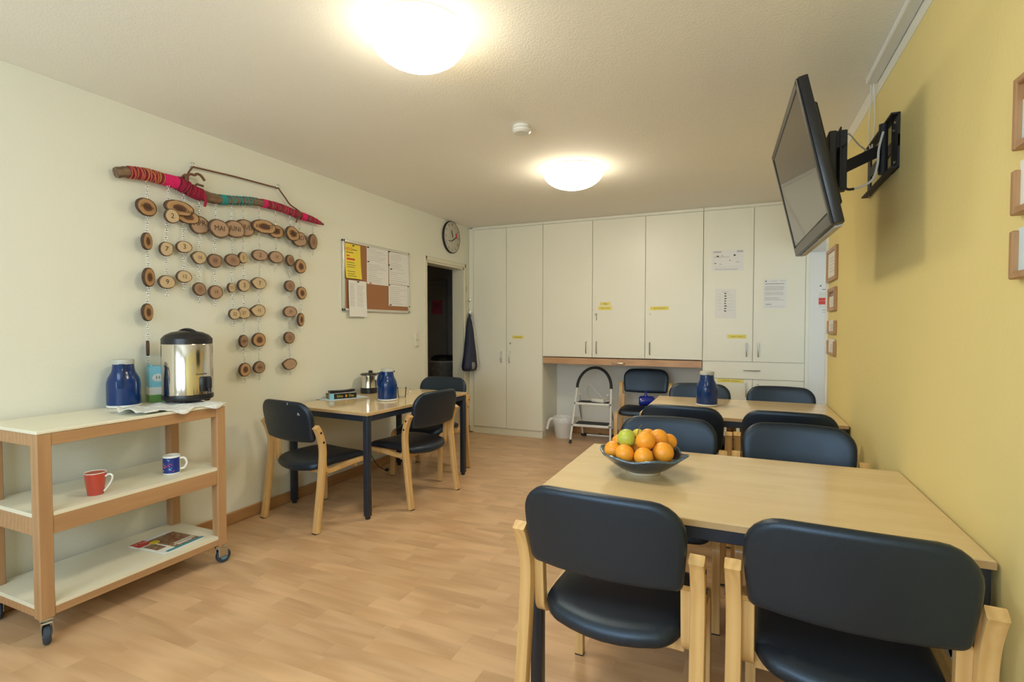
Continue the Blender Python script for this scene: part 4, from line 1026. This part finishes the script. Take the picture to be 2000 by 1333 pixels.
# ------------------------------------------------------------------ serving trolley
cx0, cx1, cy0, cy1 = -3.105, -2.655, 1.168, 2.028
P = .052
t = thing('serving_trolley', 'wooden trolley with three white shelves on castors by the left wall', 'trolley', ((cx0 + cx1) / 2, (cy0 + cy1) / 2, 0))
ox, oy = (cx0 + cx1) / 2, (cy0 + cy1) / 2; WX, WY = cx1 - cx0, cy1 - cy0
for sx in (-1, 1):
    for sy in (-1, 1):
        MB().box((sx * (WX / 2 - P / 2), sy * (WY / 2 - P / 2), (.108 + .890) / 2), (P, P, .890 - .108), .003).build('post', 'cart_wood_post', t, smooth=False)
for z, zl in ((.890, 'top'), (.538, 'mid'), (.150, 'low')):
    hh = {'top': .052, 'mid': .078, 'low': .035}[zl]
    z1 = z - (.0 if zl == 'top' else .0)
    for sx in (-1, 1): MB().box((sx * (WX / 2 - .013), 0, z1 - hh / 2), (.022, WY - 2 * P - .001, hh), .002).build('rail', 'cart_wood', t, smooth=False)
    for sy in (-1, 1): MB().box((0, sy * (WY / 2 - .013), z1 - hh / 2), (WX - 2 * P - .001, .022, hh), .002).build('rail', 'cart_wood', t, smooth=False)
MB().box((0, 0, .8975), (WX + .006, WY + .006, .015), .003).build('shelf', 'shelf_white', t, smooth=False)
for z in (.546, .158):
    ex, ey, nx_, ny_ = WX / 2 - .002, WY / 2 - .002, WX / 2 - P - .001, WY / 2 - P - .001   # shelf board notched round the four posts
    MB().prism([(-nx_, -ey), (nx_, -ey), (nx_, -ny_), (ex, -ny_), (ex, ny_), (nx_, ny_), (nx_, ey), (-nx_, ey), (-nx_, ny_), (-ex, ny_), (-ex, -ny_), (-nx_, -ny_)], z - .0085, z + .0085).build('shelf', 'shelf_white', t, smooth=False)
def castor(x, y, a, far=False):
    M = Matrix.Translation((x, y, 0)) @ Matrix.Rotation(a, 4, 'Z')
    o = MB().box((0, 0, .102), (.045, .045, .012), .002, M=M).lathe([(.018, .085), (.02, .096)], 16, M=M).box((.018, 0.016, .068), (.003, .05, .055), .001, M=M).box((-.018, .016, .068), (.003, .05, .055), .001, M=M).box((0, .014, .092), (.039, .05, .006), .002, M=M).build('castor', 'zinc', t, smooth=False)
    MW = M @ Matrix.Translation((0, .022, .0405)) @ Matrix.Rotation(R(90), 4, 'Y')
    MB().lathe([(.022, -.013), (.034, -.013), (.0385, -.009), (.040, 0), (.0385, .009), (.034, .013), (.022, .013)], 28, M=MW, cap=False).build('tyre', 'rubber_dark', o)
    MB().lathe([(0, -.011), (.006, -.014), (.012, -.010), (.026, -.011), (.028, -.013), (.030, -.012), (.030, .012), (.028, .013), (.026, .011), (.012, .010), (.006, .014), (0, .011)], 24, M=MW).build('hub', 'wheel_blue', o)
castor(WX / 2 - .03, WY / 2 - .03, R(-12)); castor(WX / 2 - .03, -WY / 2 + .03, R(-110)); castor(-WX / 2 + .03, -WY / 2 + .03, R(60)); castor(-WX / 2 + .03, WY / 2 - .03, R(20))
ZC = .9055
# steel urn
ux, uy = -2.905, 1.985
t = thing('drinks_urn', 'stainless steel insulated drinks urn with black lid on the trolley', 'urn', (ux, uy, ZC + .004), 0)
UR = .128
MB().lathe([(0, .012), (UR - .012, .012), (UR, .018), (UR + .002, .03), (UR, .044)], 48).build('base', 'black_plastic', t)
for k in range(4):
    a = R(45 + 90 * k); MB().lathe([(.014, 0), (.017, .004), (.017, .014)], 14, M=Matrix.Translation((.095 * math.cos(a), .095 * math.sin(a), 0))).build('foot', 'black_plastic', t)
MB().lathe([(UR - .003, .044), (UR, .046), (UR, .326), (UR - .002, .33)], 64).build('urn_body', 'steel', t)
MB().lathe([(UR - .004, .328), (UR - .001, .330), (UR - .001, .360), (UR - .005, .365), (UR * .86, .380), (UR * .62, .396), (UR * .3, .404), (0, .405)], 48).build('lid', 'black_plastic', t)
MB().tube(smoothpath([(-.085, 0, .384), (-.05, 0, .404), (0, 0, .411), (.05, 0, .404), (.085, 0, .384)], 5), .009, 8).build('lid_handle', 'black_plastic', t)
tapM = Matrix.Rotation(R(62), 4, 'Z')   # towards the right end of the trolley
tp = MB().box((.02, -UR - .012, .105), (.052, .03, .085), .01, seg=2).build('tap', 'black_plastic', t); tp.rotation_euler = (0, 0, R(86))
o = MB().box((.02, -UR - .038, .112), (.020, .032, .060), .006, seg=2).tube([(.02, -UR - .04, .095), (.02, -UR - .045, .062)], .009, 10).build('tap_lever', 'black_matte', tp)
Mtx = Matrix.Rotation(R(88), 4, 'Z') @ Matrix.Translation((0, -UR - .001, .162)) @ Matrix.Rotation(R(90), 4, 'X')
MB().text('Bartscher', .017, Mtx, wrap=UR).build('lettering', 'print_dark', t, smooth=False)
# tea towel below the urn
t = thing('tea_towel', 'crumpled white checked tea towel spread under the steel urn', 'towel', (-2.79, 1.86, ZC), 0)
rr = random.Random(11); nx, ny = 16, 40; vs = []; fs = []
for i in range(nx + 1):
    for j in range(ny + 1):
        u, v = i / nx, j / ny
        x = -.165 + .315 * u + .012 * math.sin(v * 17); y = -.30 + .47 * v + .010 * math.sin(u * 9)
        y0_ = 1 - min(1, v / .38); z = .0055 + .003 * math.sin(v * 23 + u * 8) + .020 * y0_ * (0.5 + .5 * math.sin(u * 11 + v * 20)) + .008 * y0_
        if y0_ > 0: x = x * (1 - .35 * y0_) + .02 * y0_
        over = x - .143
        if over > -.012: z = max(.004, z) * .6 - max(0, over) * 1.2
        under = (x + ox * 0 - (ux + 2.79)) ** 2 + (y - (uy - 1.86)) ** 2
        if under < .135 ** 2: z = .0028
        vs.append((x, y, z))
for i in range(nx):
    for j in range(ny):
        a = i * (ny + 1) + j; fs.append((a, a + 1, a + ny + 2, a + ny + 1))
mm = MB().add(vs, fs).build('towel_cloth', 'cloth_white', t, angle=80)
md = mm.modifiers.new('thick', 'SOLIDIFY'); md.thickness = .0025; md.offset = 0
m = MB()
for j in range(4, ny, 4): m.tube([Vector(vs[i * (ny + 1) + j]) + Vector((0, 0, .002)) for i in range(nx + 1)], .0008, 4)
for i in range(3, nx, 4): m.tube([Vector(vs[i * (ny + 1) + j]) + Vector((0, 0, .002)) for j in range(ny + 1)], .0008, 4)
m.build('check_lines', 'cloth_grey', t)
# milk carton behind the urn
t = thing('milk_carton', 'light blue and white carton half hidden behind the steel urn', 'carton', (-3.09, 1.925, ZC), R(-20))
MB().box((0, 0, .10), (.075, .085, .20), .002).build('carton_body', 'print_sky', t, smooth=False)
MB().box((0, 0, .022), (.0765, .0865, .042), .001).build('meadow_print', 'print_green', t, smooth=False)
MB().box((0, 0, .064), (.0763, .0863, .044), .001).build('white_band', 'print_white', t, smooth=False)
MB().prism([(-.036, -.04), (.036, -.04), (.036, .04), (-.036, .04)], .20, .206).box((0, -.03, .211), (.07, .012, .012), .002).build('top_fold', 'print_sky', t, smooth=False)
Ms = Matrix.Translation((.0384, .0, .14)) @ MR
MB().lathe([(.028, 0), (.028, .0008), (0, .0008)], 24, M=Ms, sx=1.0, sy=.8).build('white_oval', 'print_white', t, smooth=False)
MB().text('H', .03, Ms @ Matrix.Translation((0, 0, .0012))).build('lettering', 'print_dark', t, smooth=False)
# mugs and magazine on the trolley
ZM = .5552
t = thing('red_mug', 'tapered red mug with white inside on the middle trolley shelf', 'mug', (-2.745, 1.425, ZM), R(35))
MB().lathe([(0, .002), (.030, .002), (.0315, .004), (.0425, .102), (.043, .104)], 40).build('mug_body', 'ceramic_red', t)
MB().lathe([(.0432, .1035), (.0425, .1065), (.0395, .104), (.029, .008), (0, .006)], 40).build('inside', 'ceramic_white', t)
MB().lathe([(0, 0), (.029, 0), (.030, .003), (.028, .0035)], 32).build('foot_ring', 'ceramic_white', t)
MB().tube(smoothpath([(.0415, 0, .085), (.058, 0, .094), (.070, 0, .086), (.068, 0, .066), (.052, 0, .038), (.035, 0, .016)], 6), .0042, 8).build('handle', 'ceramic_white', t)
t = thing('blue_mug', 'blue printed mug with white handle on the middle trolley shelf', 'mug', (-2.775, 1.80, ZM), R(42))
MB().lathe([(0, 0), (.038, 0), (.0405, .003), (.0405, .096), (.0395, .098), (.0370, .097), (.037, .006), (0, .005)], 44).build('mug_body', 'ceramic_white', t)
vs = []; fs = []; n = 30
for i in range(n + 1):
    a = R(-160 + 145 * i / n); vs += [(.0409 * math.cos(a), .0409 * math.sin(a), .008), (.0409 * math.cos(a), .0409 * math.sin(a), .088)]
for i in range(n): fs.append((2 * i, 2 * i + 2, 2 * i + 3, 2 * i + 1))
pb = MB().add(vs, fs).build('blue_print', 'print_blue', t)
rr = random.Random(2)
for mt, spots in (('print_sky', ((-95, .077, 5), (-85, .032, 6), (-88, .024, 4))), ('print_pink', ((-130, .038, 4), (-112, .044, 3), (-95, .048, 3), (-80, .054, 4), (-60, .016, 3))), ('print_red', ((-128, .055, 5), (-132, .062, 3))), ('print_yellow', ((-127, .048, 3), (-140, .02, 3)))):
    m = MB()
    for a, z, k in spots:
        for q in range(k):
            aa = R(a + rr.uniform(-9, 9)); zz = z + rr.uniform(-.005, .005); w_ = rr.uniform(.002, .004)
            m.box((.0413 * math.cos(aa), .0413 * math.sin(aa), zz), (.0006, w_, w_ * 1.2), rot=(0, 0, aa))
    m.build('motif', mt, pb, smooth=False)
MB().tube(smoothpath([(.039, 0, .078), (.056, 0, .080), (.068, 0, .066), (.069, 0, .046), (.058, 0, .026), (.039, 0, .022)], 6), .0055, 10).build('handle', 'ceramic_white', t)
t = thing('magazine', 'colourful food magazine lying on the bottom trolley shelf', 'magazine', (-2.835, 1.808, .1672), R(4))
MW_, MH_ = .265, .225   # x extent, y extent; page top towards the wall
MB().box((0, 0, .003), (MW_, MH_, .006), .001).build('pages', 'paper', t, smooth=False)
MB().box((.005, .035, .0063), (MW_ * .80, MH_ * .64, .0008)).build('cover_photo', 'magazine_photo', t, smooth=False)
MB().box((-.095, -.075, .0063), (.075, .075, .0009)).build('red_panel', 'print_red', t, smooth=False)
MB().text('TV Tipp', .028, Matrix.Translation((-.105, -.075, .0072)) @ Matrix.Rotation(R(90), 4, 'Z')).build('lettering', 'print_white', t, smooth=False)
MB().box((.01, -.075, .0064), (.10, .05, .0009)).build('small_photo', 'magazine_photo', t, smooth=False)
MB().lathe([(.024, .006), (.024, .0076), (0, .0076)], 14, M=Matrix.Translation((-.05, -.035, 0))).build('yellow_burst', 'print_yellow', t, smooth=False)
MB().box((.12, .01, .0064), (.022, MH_ * .92, .0009)).build('teal_strip', 'print_teal', t, smooth=False)
MB().box((-.127, .04, .0064), (.012, MH_ * .6, .0009)).build('silver_strip', 'paper_blue', t, smooth=False)
m = MB()
for x, y, L in ((.075, .04, .12), (.055, .05, .11), (.09, .03, .08)): m.box((x, y, .0070), (.008, L, .0006))
m.build('cover_lines', 'print_white', t, smooth=False)

# ------------------------------------------------------------------ step ladder, power strip, bin, bottle in the knee space
t = thing('step_ladder', 'white folding step ladder with black rail and steps under the cupboard', 'step ladder', (-1.555, 5.86, 0), R(2))
hw = .228
# front frame: two side tubes leaning back, joined by a hoop at the top
def fr(z): return -.155 + .27 * z / .86     # y of the front frame at height z
def wx(z): return hw - .045 * max(0, z) / .6 * .6
m = MB()
for s in (-1, 1):
    o = MB().tube([(s * wx(0), fr(0.02), .03), (s * wx(.62), fr(.62), .62)], .0125, 12).build('side_tube', 'white_enamel', t)
    MB().tube([(s * wx(0), fr(0), .0), (s * wx(0), fr(.035), .04)], .015, 12).build('foot_cap', 'black_plastic', o)
rr_ = wx(.62)
hoop = [(rr_ * math.cos(R(a)), fr(.62 + .235 * math.sin(R(a))), .62 + .235 * math.sin(R(a))) for a in range(0, 181, 10)]
MB().tube(hoop, .0165, 12).build('grip_rail', 'black_matte', t)
# rear frame: U-shaped tube
o = MB().tube(smoothpath([(-.165, fr(.55) + .0, .55), (-.185, .19, .30), (-.195, .285, .06), (-.165, .305, .02), (0, .307, .015), (.165, .305, .02), (.195, .285, .06), (.185, .19, .30), (.165, fr(.55), .55)], 5), .011, 10).build('rear_frame', 'white_enamel', t)
for s in (-1, 1): MB().box((s * .18, .30, .02), (.07, .032, .036), .01).build('foot_cap', 'black_plastic', o, smooth=False)
for z, d0 in ((.445, .17), (.205, .21)):
    w = wx(z) * 2 - .03
    st = MB().box((0, fr(z) + d0 / 2 - .03, z), (w, d0, .028), .008, seg=2).build('step', 'white_enamel', t)
    MB().box((0, fr(z) + d0 / 2 - .025, z + .0155), (w - .03, d0 - .03, .005), .001).build('tread', 'black_matte', st, smooth=False)
    for s in (-1, 1): MB().lathe([(.012, 0), (.012, .008), (0, .01)], 12, M=Matrix.Translation((s * (w / 2 + .012), fr(z) - .01, z)) @ Matrix.Rotation(R(90 * s), 4, 'Y')).build('rivet', 'black_plastic', st)
for s in (-1, 1): MB().tube([(s * .178, fr(.42) + .07, .43), (s * .19, .20, .24)], .005, 8).build('brace', 'brushed_metal', t)
ps = thing('power_strip', 'white power strip lying on the upper ladder step', 'power strip', (-1.50, 5.875, .4645), R(-18))
MB().box((0, 0, .02), (.16, .05, .04), .006, seg=2).build('strip_body', 'white_plastic', ps)
for k in (-1, 0, 1): MB().lathe([(.017, .04), (.015, .0415), (.014, .038), (0, .038)], 16, M=Matrix.Translation((.048 * k, 0, 0))).build('socket_insert', 'ivory_plastic', ps)
MB().tube(smoothpath([(-.08, 0, .02), (-.14, .02, .012), (-.18, .05, .03), (-.20, .03, .12), (-.17, .05, .19), (-.10, .06, .15), (0, .055, .06), (.06, .05, .02), (.13, .03, .03), (.10, -.01, .012)], 6), .0035, 6).build('lead', 'cord_white', ps)
t = thing('waste_bin', 'small white waste bin with plastic liner beside the step ladder', 'bin', (-1.955, 5.99, 0))
MB().lathe([(0, 0), (.092, 0), (.096, .005), (.125, .24), (.118, .24), (.09, .01), (0, .01)], 32).build('bin_body', 'white_plastic', t)
MB().lathe([(.123, .17), (.131, .20), (.130, .235), (.124, .248), (.116, .242), (.10, .12)], 32, cap=False).build('bag_liner', 'plastic_white_bag', t, angle=70)
MB().tube(smoothpath([(-.11, -.05, .225), (-.145, -.07, .215), (-.165, -.08, .16), (-.175, -.085, .10)], 5), .016, 8, scales=None).build('liner_tail', 'plastic_white_bag', t)
t = thing('blue_bottle', 'cobalt blue bottle lying on the chair in the knee space', 'bottle', (-.945, 5.835, .4615), R(10))
MB().lathe([(0, -.085), (.04, -.083), (.053, -.07), (.055, -.05), (.055, .045), (.050, .07), (.03, .085), (0, .088)], 32, M=Matrix.Translation((0, 0, .055)) @ Matrix.Rotation(R(90), 4, 'Y')).build('bottle_body', 'cobalt', t)
MB().lathe([(.030, .098), (.020, .115), (.014, .125), (.013, .148), (.018, .150), (.018, .163), (0, .166)], 20, M=Matrix.Translation((-.01, 0, 0))).build('neck', 'cobalt', t)

# ------------------------------------------------------------------ branch with hanging wood slices
t = thing('wooden_calendar', 'yarn-wrapped branch with hanging wood slice calendar on the left wall', 'wall hanging', (0, 0, 0))
XB = -3.10
bp = [(1.739, 2.169, .028), (1.797, 2.187, .029), (1.899, 2.200, .030), (1.988, 2.198, .030), (2.082, 2.196, .032), (2.158, 2.172, .033), (2.227, 2.160, .033), (2.322, 2.156, .031), (2.424, 2.171, .028), (2.587, 2.200, .026), (2.673, 2.207, .025), (2.827, 2.208, .025), (2.992, 2.189, .024), (3.134, 2.179, .021), (3.266, 2.161, .008)]
bpts = smoothpath([(XB, y, z) for y, z, r_ in bp], 6)
brad = [v.x for v in smoothpath([(r_, 0, 0) for y, z, r_ in bp], 6)]
n = 14; rr = random.Random(4); prof = [((1 + rr.uniform(-.09, .07)) * math.cos(2 * math.pi * i / n), (1 + rr.uniform(-.09, .07)) * math.sin(2 * math.pi * i / n)) for i in range(n)]
br = MB().sweep(bpts, prof, scales=[r_ * (1 + .04 * math.sin(i * 1.7)) for i, r_ in enumerate(brad)]).build('branch', 'branch_wood', t, angle=50)
MB().tube([(XB + .02, 2.165, 2.195), (XB + .02, 2.185, 2.215), (XB + .022, 2.225, 2.212)], .007, 6).build('twig', 'branch_wood', br)
def bpos(y):
    for a, b, ra_, rb_ in zip(bpts, bpts[1:], brad, brad[1:]):
        if a.y <= y <= b.y:
            f_ = (y - a.y) / (b.y - a.y); return a.lerp(b, f_), ra_ + (rb_ - ra_) * f_, (b - a).normalized()
    return bpts[-1], brad[-1], (bpts[-1] - bpts[-2]).normalized()
def yarn(mat, y0, y1, pitch, th, off=.001, phase=0.0, wob=0.0):
    pts = []; turns = (y1 - y0) / pitch; n = int(turns * 12)
    for i in range(n + 1):
        y = y0 + (y1 - y0) * i / n; a = 2 * math.pi * turns * i / n + phase
        c, r_, d = bpos(y + wob * math.sin(i * .37) * pitch)
        e1 = d.cross(Vector((1, 0, 0))).normalized(); e2 = d.cross(e1)
        pts.append(c + (e1 * math.cos(a) + e2 * math.sin(a)) * (r_ * 1.04 + off))
    MB().tube(pts, th, 5).build('yarn_wrap', mat, br, angle=80)
yarn('yarn_crimson', 1.797, 1.985, .0085, .0034, .001, 0, .3)
yarn('yarn_rust', 1.795, 1.985, .0125, .0034, .0025, 1.0, .5)
yarn('yarn_ochre', 1.86, 1.975, .045, .0026, .004, 2.0, .3)
yarn('yarn_pink', 1.985, 2.078, .0060, .0034, .0015)
yarn('yarn_wine', 2.068, 2.13, .0085, .0055, .003, 0, .3)
yarn('yarn_crimson', 2.145, 2.225, .0070, .0045, .002, 0, .3)
yarn('yarn_crimson', 2.075, 2.135, .013, .0055, .005, 2.0, .4)
yarn('yarn_teal', 2.348, 2.392, .0062, .0026, .001)
yarn('yarn_teal', 2.392, 2.60, .0175, .0022, .001, 0, .4)
yarn('yarn_rose', 2.672, 3.10, .0135, .0028, .001, 0, .4)
yarn('yarn_pink', 2.675, 2.71, .0062, .0028, .002)
yarn('yarn_crimson', 2.70, 3.20, .017, .0026, .002, 1.5, .4)
yarn('yarn_pink', 3.03, 3.075, .006, .0028, .003)
yarn('yarn_rose', 3.09, 3.235, .012, .0026, .001, 0, .3)
MB().tube(smoothpath([(XB + .036, 2.222, 2.165), (XB + .038, 2.228, 2.12), (XB + .03, 2.226, 2.085)], 5), .008, 7).build('yarn_tail', 'yarn_crimson', br)
xc = XL + .028
MB().tube(smoothpath([(XB + .02, 2.118, 2.23), (XB, 2.14, 2.265), (xc, 2.165, 2.29), (xc, 2.189, 2.327)], 4) + [Vector((xc, 2.482, 2.343)), Vector((xc, 2.842, 2.352))] + smoothpath([(xc, 2.90, 2.30), (xc, 2.95, 2.256), (XB + .01, 2.99, 2.222)], 4), .0055, 7).build('cord', 'cord_brown', t)
MB().tube(smoothpath([(XB + .02, 2.112, 2.225), (XB + .03, 2.13, 2.26), (XB + .035, 2.16, 2.262), (XB + .03, 2.18, 2.275), (XB + .03, 2.205, 2.27), (XB + .03, 2.228, 2.245)], 4), .008, 7).tube(smoothpath([(XB + .012, 2.11, 2.20), (XB + .035, 2.112, 2.23), (XB + .012, 2.118, 2.252), (XB - .01, 2.115, 2.24)], 5), .011, 7).build('knot', 'cord_brown', t)
MB().torus((XB, 2.99, 2.192), .029, .0065, 'Y', 18, 6).torus((XB, 2.998, 2.190), .029, .006, 'Y', 18, 6).tube(smoothpath([(XB + .028, 2.99, 2.18), (XB + .034, 2.985, 2.16), (XB + .03, 2.965, 2.14), (XB + .03, 2.958, 2.12)], 4), .006, 6).build('knot', 'cord_brown', t)
for y, z in ((2.19, 2.333), (2.842, 2.358)):
    MB().tube([(XL - .005, y, z - .006), (xc - .004, y, z - .008)], .003, 6).torus((xc, y, z + .006), .014, .003, 'X', 14, 6).build('screw_eye', 'zinc', t)
# slices: key, y, z, half width, half height, kind, depth offset, turn, lettering
SL = [('jan', 1.896, 2.017, .066, .050, 'dark', 0, 14, 'JANUAR'), ('two', 2.018, 1.986, .044, .041, 'pale', .034, 0, '2'), ('feb', 2.075, 2.046, .095, .044, 'dark', .016, 4, 'FEBRUAR'), ('mar', 2.138, 2.006, .073, .040, 'dark', 0, 0, None),
      ('apr', 2.222, 1.973, .064, .057, 'tan', -.012, 0, 'APR'), ('mai', 2.328, 1.967, .072, .058, 'tan', .024, 0, 'MAI'), ('jun', 2.452, 1.986, .077, .057, 'tan', .008, 0, 'JUNI'), ('jul', 2.545, 2.011, .074, .058, 'tan', -.009, 0, 'JULI'),
      ('aug', 2.685, 2.042, .104, .046, 'dark', .010, 0, 'AUGUST'), ('sep', 2.800, 2.030, .074, .047, 'dark', -.008, 0, 'SEPT'), ('okt', 2.936, 2.033, .074, .052, 'dark', .014, 8, 'OKT'), ('nov', 3.021, 2.006, .076, .056, 'tan', -.006, 0, 'NOV'), ('dez', 3.155, 2.006, .056, .060, 'brown', 0, 14, None),
      ('a1', 1.895, 1.823, .044, .048, 'dark', 0, 28, None), ('a2', 1.901, 1.619, .048, .053, 'dark', 0, 25, None), ('a3', 1.890, 1.419, .045, .050, 'dark', 0, 28, None), ('a4', 1.889, 1.214, .042, .042, 'dark', 0, 60, None),
      ('b1', 2.002, 1.793, .039, .041, 'pale', 0, 0, '7'), ('b2', 2.003, 1.600, .050, .039, 'pale', 0, 0, '9'), ('c1', 2.111, 1.821, .046, .036, 'pale', 0, -5, '3'), ('c2', 2.108, 1.641, .046, .036, 'pale', 0, -5, '12'),
      ('d1', 2.207, 1.768, .046, .041, 'pale', 0, 4, '16'), ('d2', 2.205, 1.572, .042, .042, 'brown', 0, 4, None), ('e1', 2.310, 1.760, .048, .045, 'brown', 0, 5, '11'), ('e2', 2.314, 1.559, .051, .045, 'tan', 0, 5, '19'),
      ('f1', 2.434, 1.778, .054, .042, 'brown', .008, 0, None), ('f2', 2.427, 1.595, .030, .032, 'pale', 0, 10, '11'), ('f3', 2.438, 1.420, .042, .035, 'pale', .012, 0, '22'), ('g1', 2.524, 1.805, .040, .039, 'pale', -.008, 12, '1'), ('g2', 2.522, 1.617, .050, .042, 'pale', 0, 5, '3'), ('g3', 2.523, 1.430, .051, .039, 'pale', -.006, 0, '27'),
      ('g4', 2.515, 1.238, .043, .042, 'brown', 0, 14, 'KREUZE'), ('g5', 2.521, 1.043, .048, .046, 'dark', 0, 8, None), ('h1', 2.655, 1.838, .064, .039, 'tan', 0, 0, '2'), ('h2', 2.647, 1.641, .056, .041, 'pale', 0, 0, '7'), ('h3', 2.639, 1.449, .056, .042, 'pale', 0, 0, '15'), ('h4', 2.638, 1.244, .058, .049, 'dark', 0, 6, None), ('h5', 2.638, 1.051, .048, .043, 'brown', 0, 4, 'Steine'),
      ('i1', 2.795, 1.841, .064, .043, 'tan', 0, 0, '17'), ('j1', 2.923, 1.833, .046, .042, 'brown', 0, 12, None), ('j2', 2.916, 1.641, .053, .042, 'brown', 0, 8, None), ('j3', 2.918, 1.448, .062, .042, 'tan', 0, 0, '29'), ('j4', 2.907, 1.254, .054, .044, 'brown', 0, 6, None), ('j5', 2.912, 1.055, .060, .043, 'tan', 0, 0, None),
      ('k1', 3.013, 1.797, .060, .054, 'dark', .010, 8, None), ('k2', 3.032, 1.595, .053, .048, 'dark', 0, 9, None), ('k3', 3.021, 1.390, .050, .049, 'dark', 0, 20, None)]
rr = random.Random(9)
for key, y, z, hw_, hh_, kind, dx, turn, word in SL:
    n = 30; th = .016; ph = rr.uniform(0, 6); wob = rr.uniform(.01, .035)
    nub = rr.uniform(0, 6.28) if key in ('d1', 'h2', 'h3', 'j5', 'e1', 'b1') else None
    sil = []
    for i in range(n):
        a = 2 * math.pi * i / n; k = 1 + wob * math.sin(2 * a + ph) + wob * .7 * math.sin(3 * a + 2 * ph) + rr.uniform(-.012, .012)
        if nub is not None:
            k += .22 * max(0, math.cos(a - (3.0 if key in ('h2', 'h3', 'j5', 'd1') else 0.6))) ** 18
        sil.append((hw_ * k * math.cos(a), hh_ * k * math.sin(a)))
    vs = []; fs = []; rad = []; levels = [(0.0, .15), (.5, .5), (.8, .8), (.93, .93), (1.0, 1.0)]
    face = [.2, .45, .7, .88, 1.0]
    vs.append((th / 2, 0, 0)); rad.append(0.0)
    for s_ in face:
        for p, q in sil: vs.append((th / 2 - (.0015 if s_ == 1.0 else 0), p * s_, q * s_)); rad.append(s_)
    for i in range(n): fs.append((0, 1 + i, 1 + (i + 1) % n))
    for l in range(4):
        for i in range(n): fs.append((1 + l * n + i, 1 + (l + 1) * n + i, 1 + (l + 1) * n + (i + 1) % n, 1 + l * n + (i + 1) % n))
    nf = len(fs); b0 = len(vs); last = 1 + 4 * n
    for p, q in sil: vs.append((0, p * 1.03, q * 1.03)); rad.append(1.0)
    for p, q in sil: vs.append((-th / 2, p, q)); rad.append(1.0)
    for i in range(n):
        j = (i + 1) % n
        fs.append((last + i, b0 + i, b0 + j, last + j)); fs.append((b0 + i, b0 + n + i, b0 + n + j, b0 + j))
    fs.append(tuple(b0 + n + i for i in range(n - 1, -1, -1)))
    me = bpy.data.meshes.new('wood_slice'); me.from_pydata(vs, [], fs)
    me.materials.append(MATS['slice_' + kind]); me.materials.append(MATS['bark'])
    me.polygons.foreach_set('material_index', [0] * nf + [1] * (len(fs) - nf))
    at = me.attributes.new('rad', 'FLOAT', 'POINT'); at.data.foreach_set('value', rad)
    bm = bmesh.new(); bm.from_mesh(me); bmesh.ops.recalc_face_normals(bm, faces=bm.faces[:]); bm.to_mesh(me); bm.free()
    o = link('wood_slice', me, t, (-3.103 + dx, y, z), (0, 0, R(turn)))
    if word:
        sz = {1: .042, 2: .030}.get(len(word), min(.046, 1.75 * hw_ * 1.3 / len(word)))
        off = {'feb': (.02, -.01), 'jan': (0, 0), 'apr': (-.005, .01), 'jul': (.02, .005), 'sep': (.0, .0), 'nov': (.02, .01)}.get(key, (0, 0))
        MB().text(word, sz, Matrix.Translation((th / 2 + .0006, off[0], off[1])) @ MR @ Matrix.Rotation(R(rr.uniform(-8, 8)), 4, 'Z')).build('lettering', 'burnt', o, smooth=False)
# chains: links in the gaps between branch and slices, one strand each
cols = {1.902: ['jan', 'a1', 'a2', 'a3', 'a4'], 2.012: ['two', 'b1', 'b2'], 2.115: ['mar', 'c1', 'c2'], 2.217: ['apr', 'd1', 'd2'], 2.315: ['mai', 'e1', 'e2'], 2.436: ['jun', 'f1', 'f2', 'f3'], 2.530: ['jul', 'g1', 'g2', 'g3', 'g4', 'g5'],
        2.650: ['aug', 'h1', 'h2', 'h3', 'h4', 'h5'], 2.800: ['sep', 'i1'], 2.921: ['okt', 'j1', 'j2', 'j3', 'j4', 'j5'], 3.025: ['nov', 'k1', 'k2', 'k3'], 3.153: ['dez']}
byk = {s[0]: s for s in SL}
for y, ks in cols.items():
    c, r_, d = bpos(y); z = c.z - r_
    yprev = y
    for q, k in enumerate(ks + [None]):
        m = MB()
        if k: ztop = byk[k][2] + byk[k][4] * .97; yn = byk[k][1] if q else y; dxk = byk[k][6]
        else: ztop = z - .045
        L = z - ztop; nl = max(1, round(L / .0135)); st = L / nl; xx = -3.103 + (dxk if k else 0) * .5
        for i in range(nl):
            f_ = (i + .5) / nl; yy_ = yprev + (yn - yprev) * f_ if k else yprev
            zc = z - st * (i + .5)
            if i % 3 == 1 and nl > 2: m.tube([(xx, yy_, zc + st * .55), (xx, yy_, zc - st * .55)], .0022, 5)
            else: m.torus((xx, yy_, zc), st * .50, .0016, 'X' if i % 2 == 0 else 'Y', 10, 4)
        m.build('chain', 'zinc', t, angle=80)
        if k: z = byk[k][2] - byk[k][4] * .97; yprev = yn
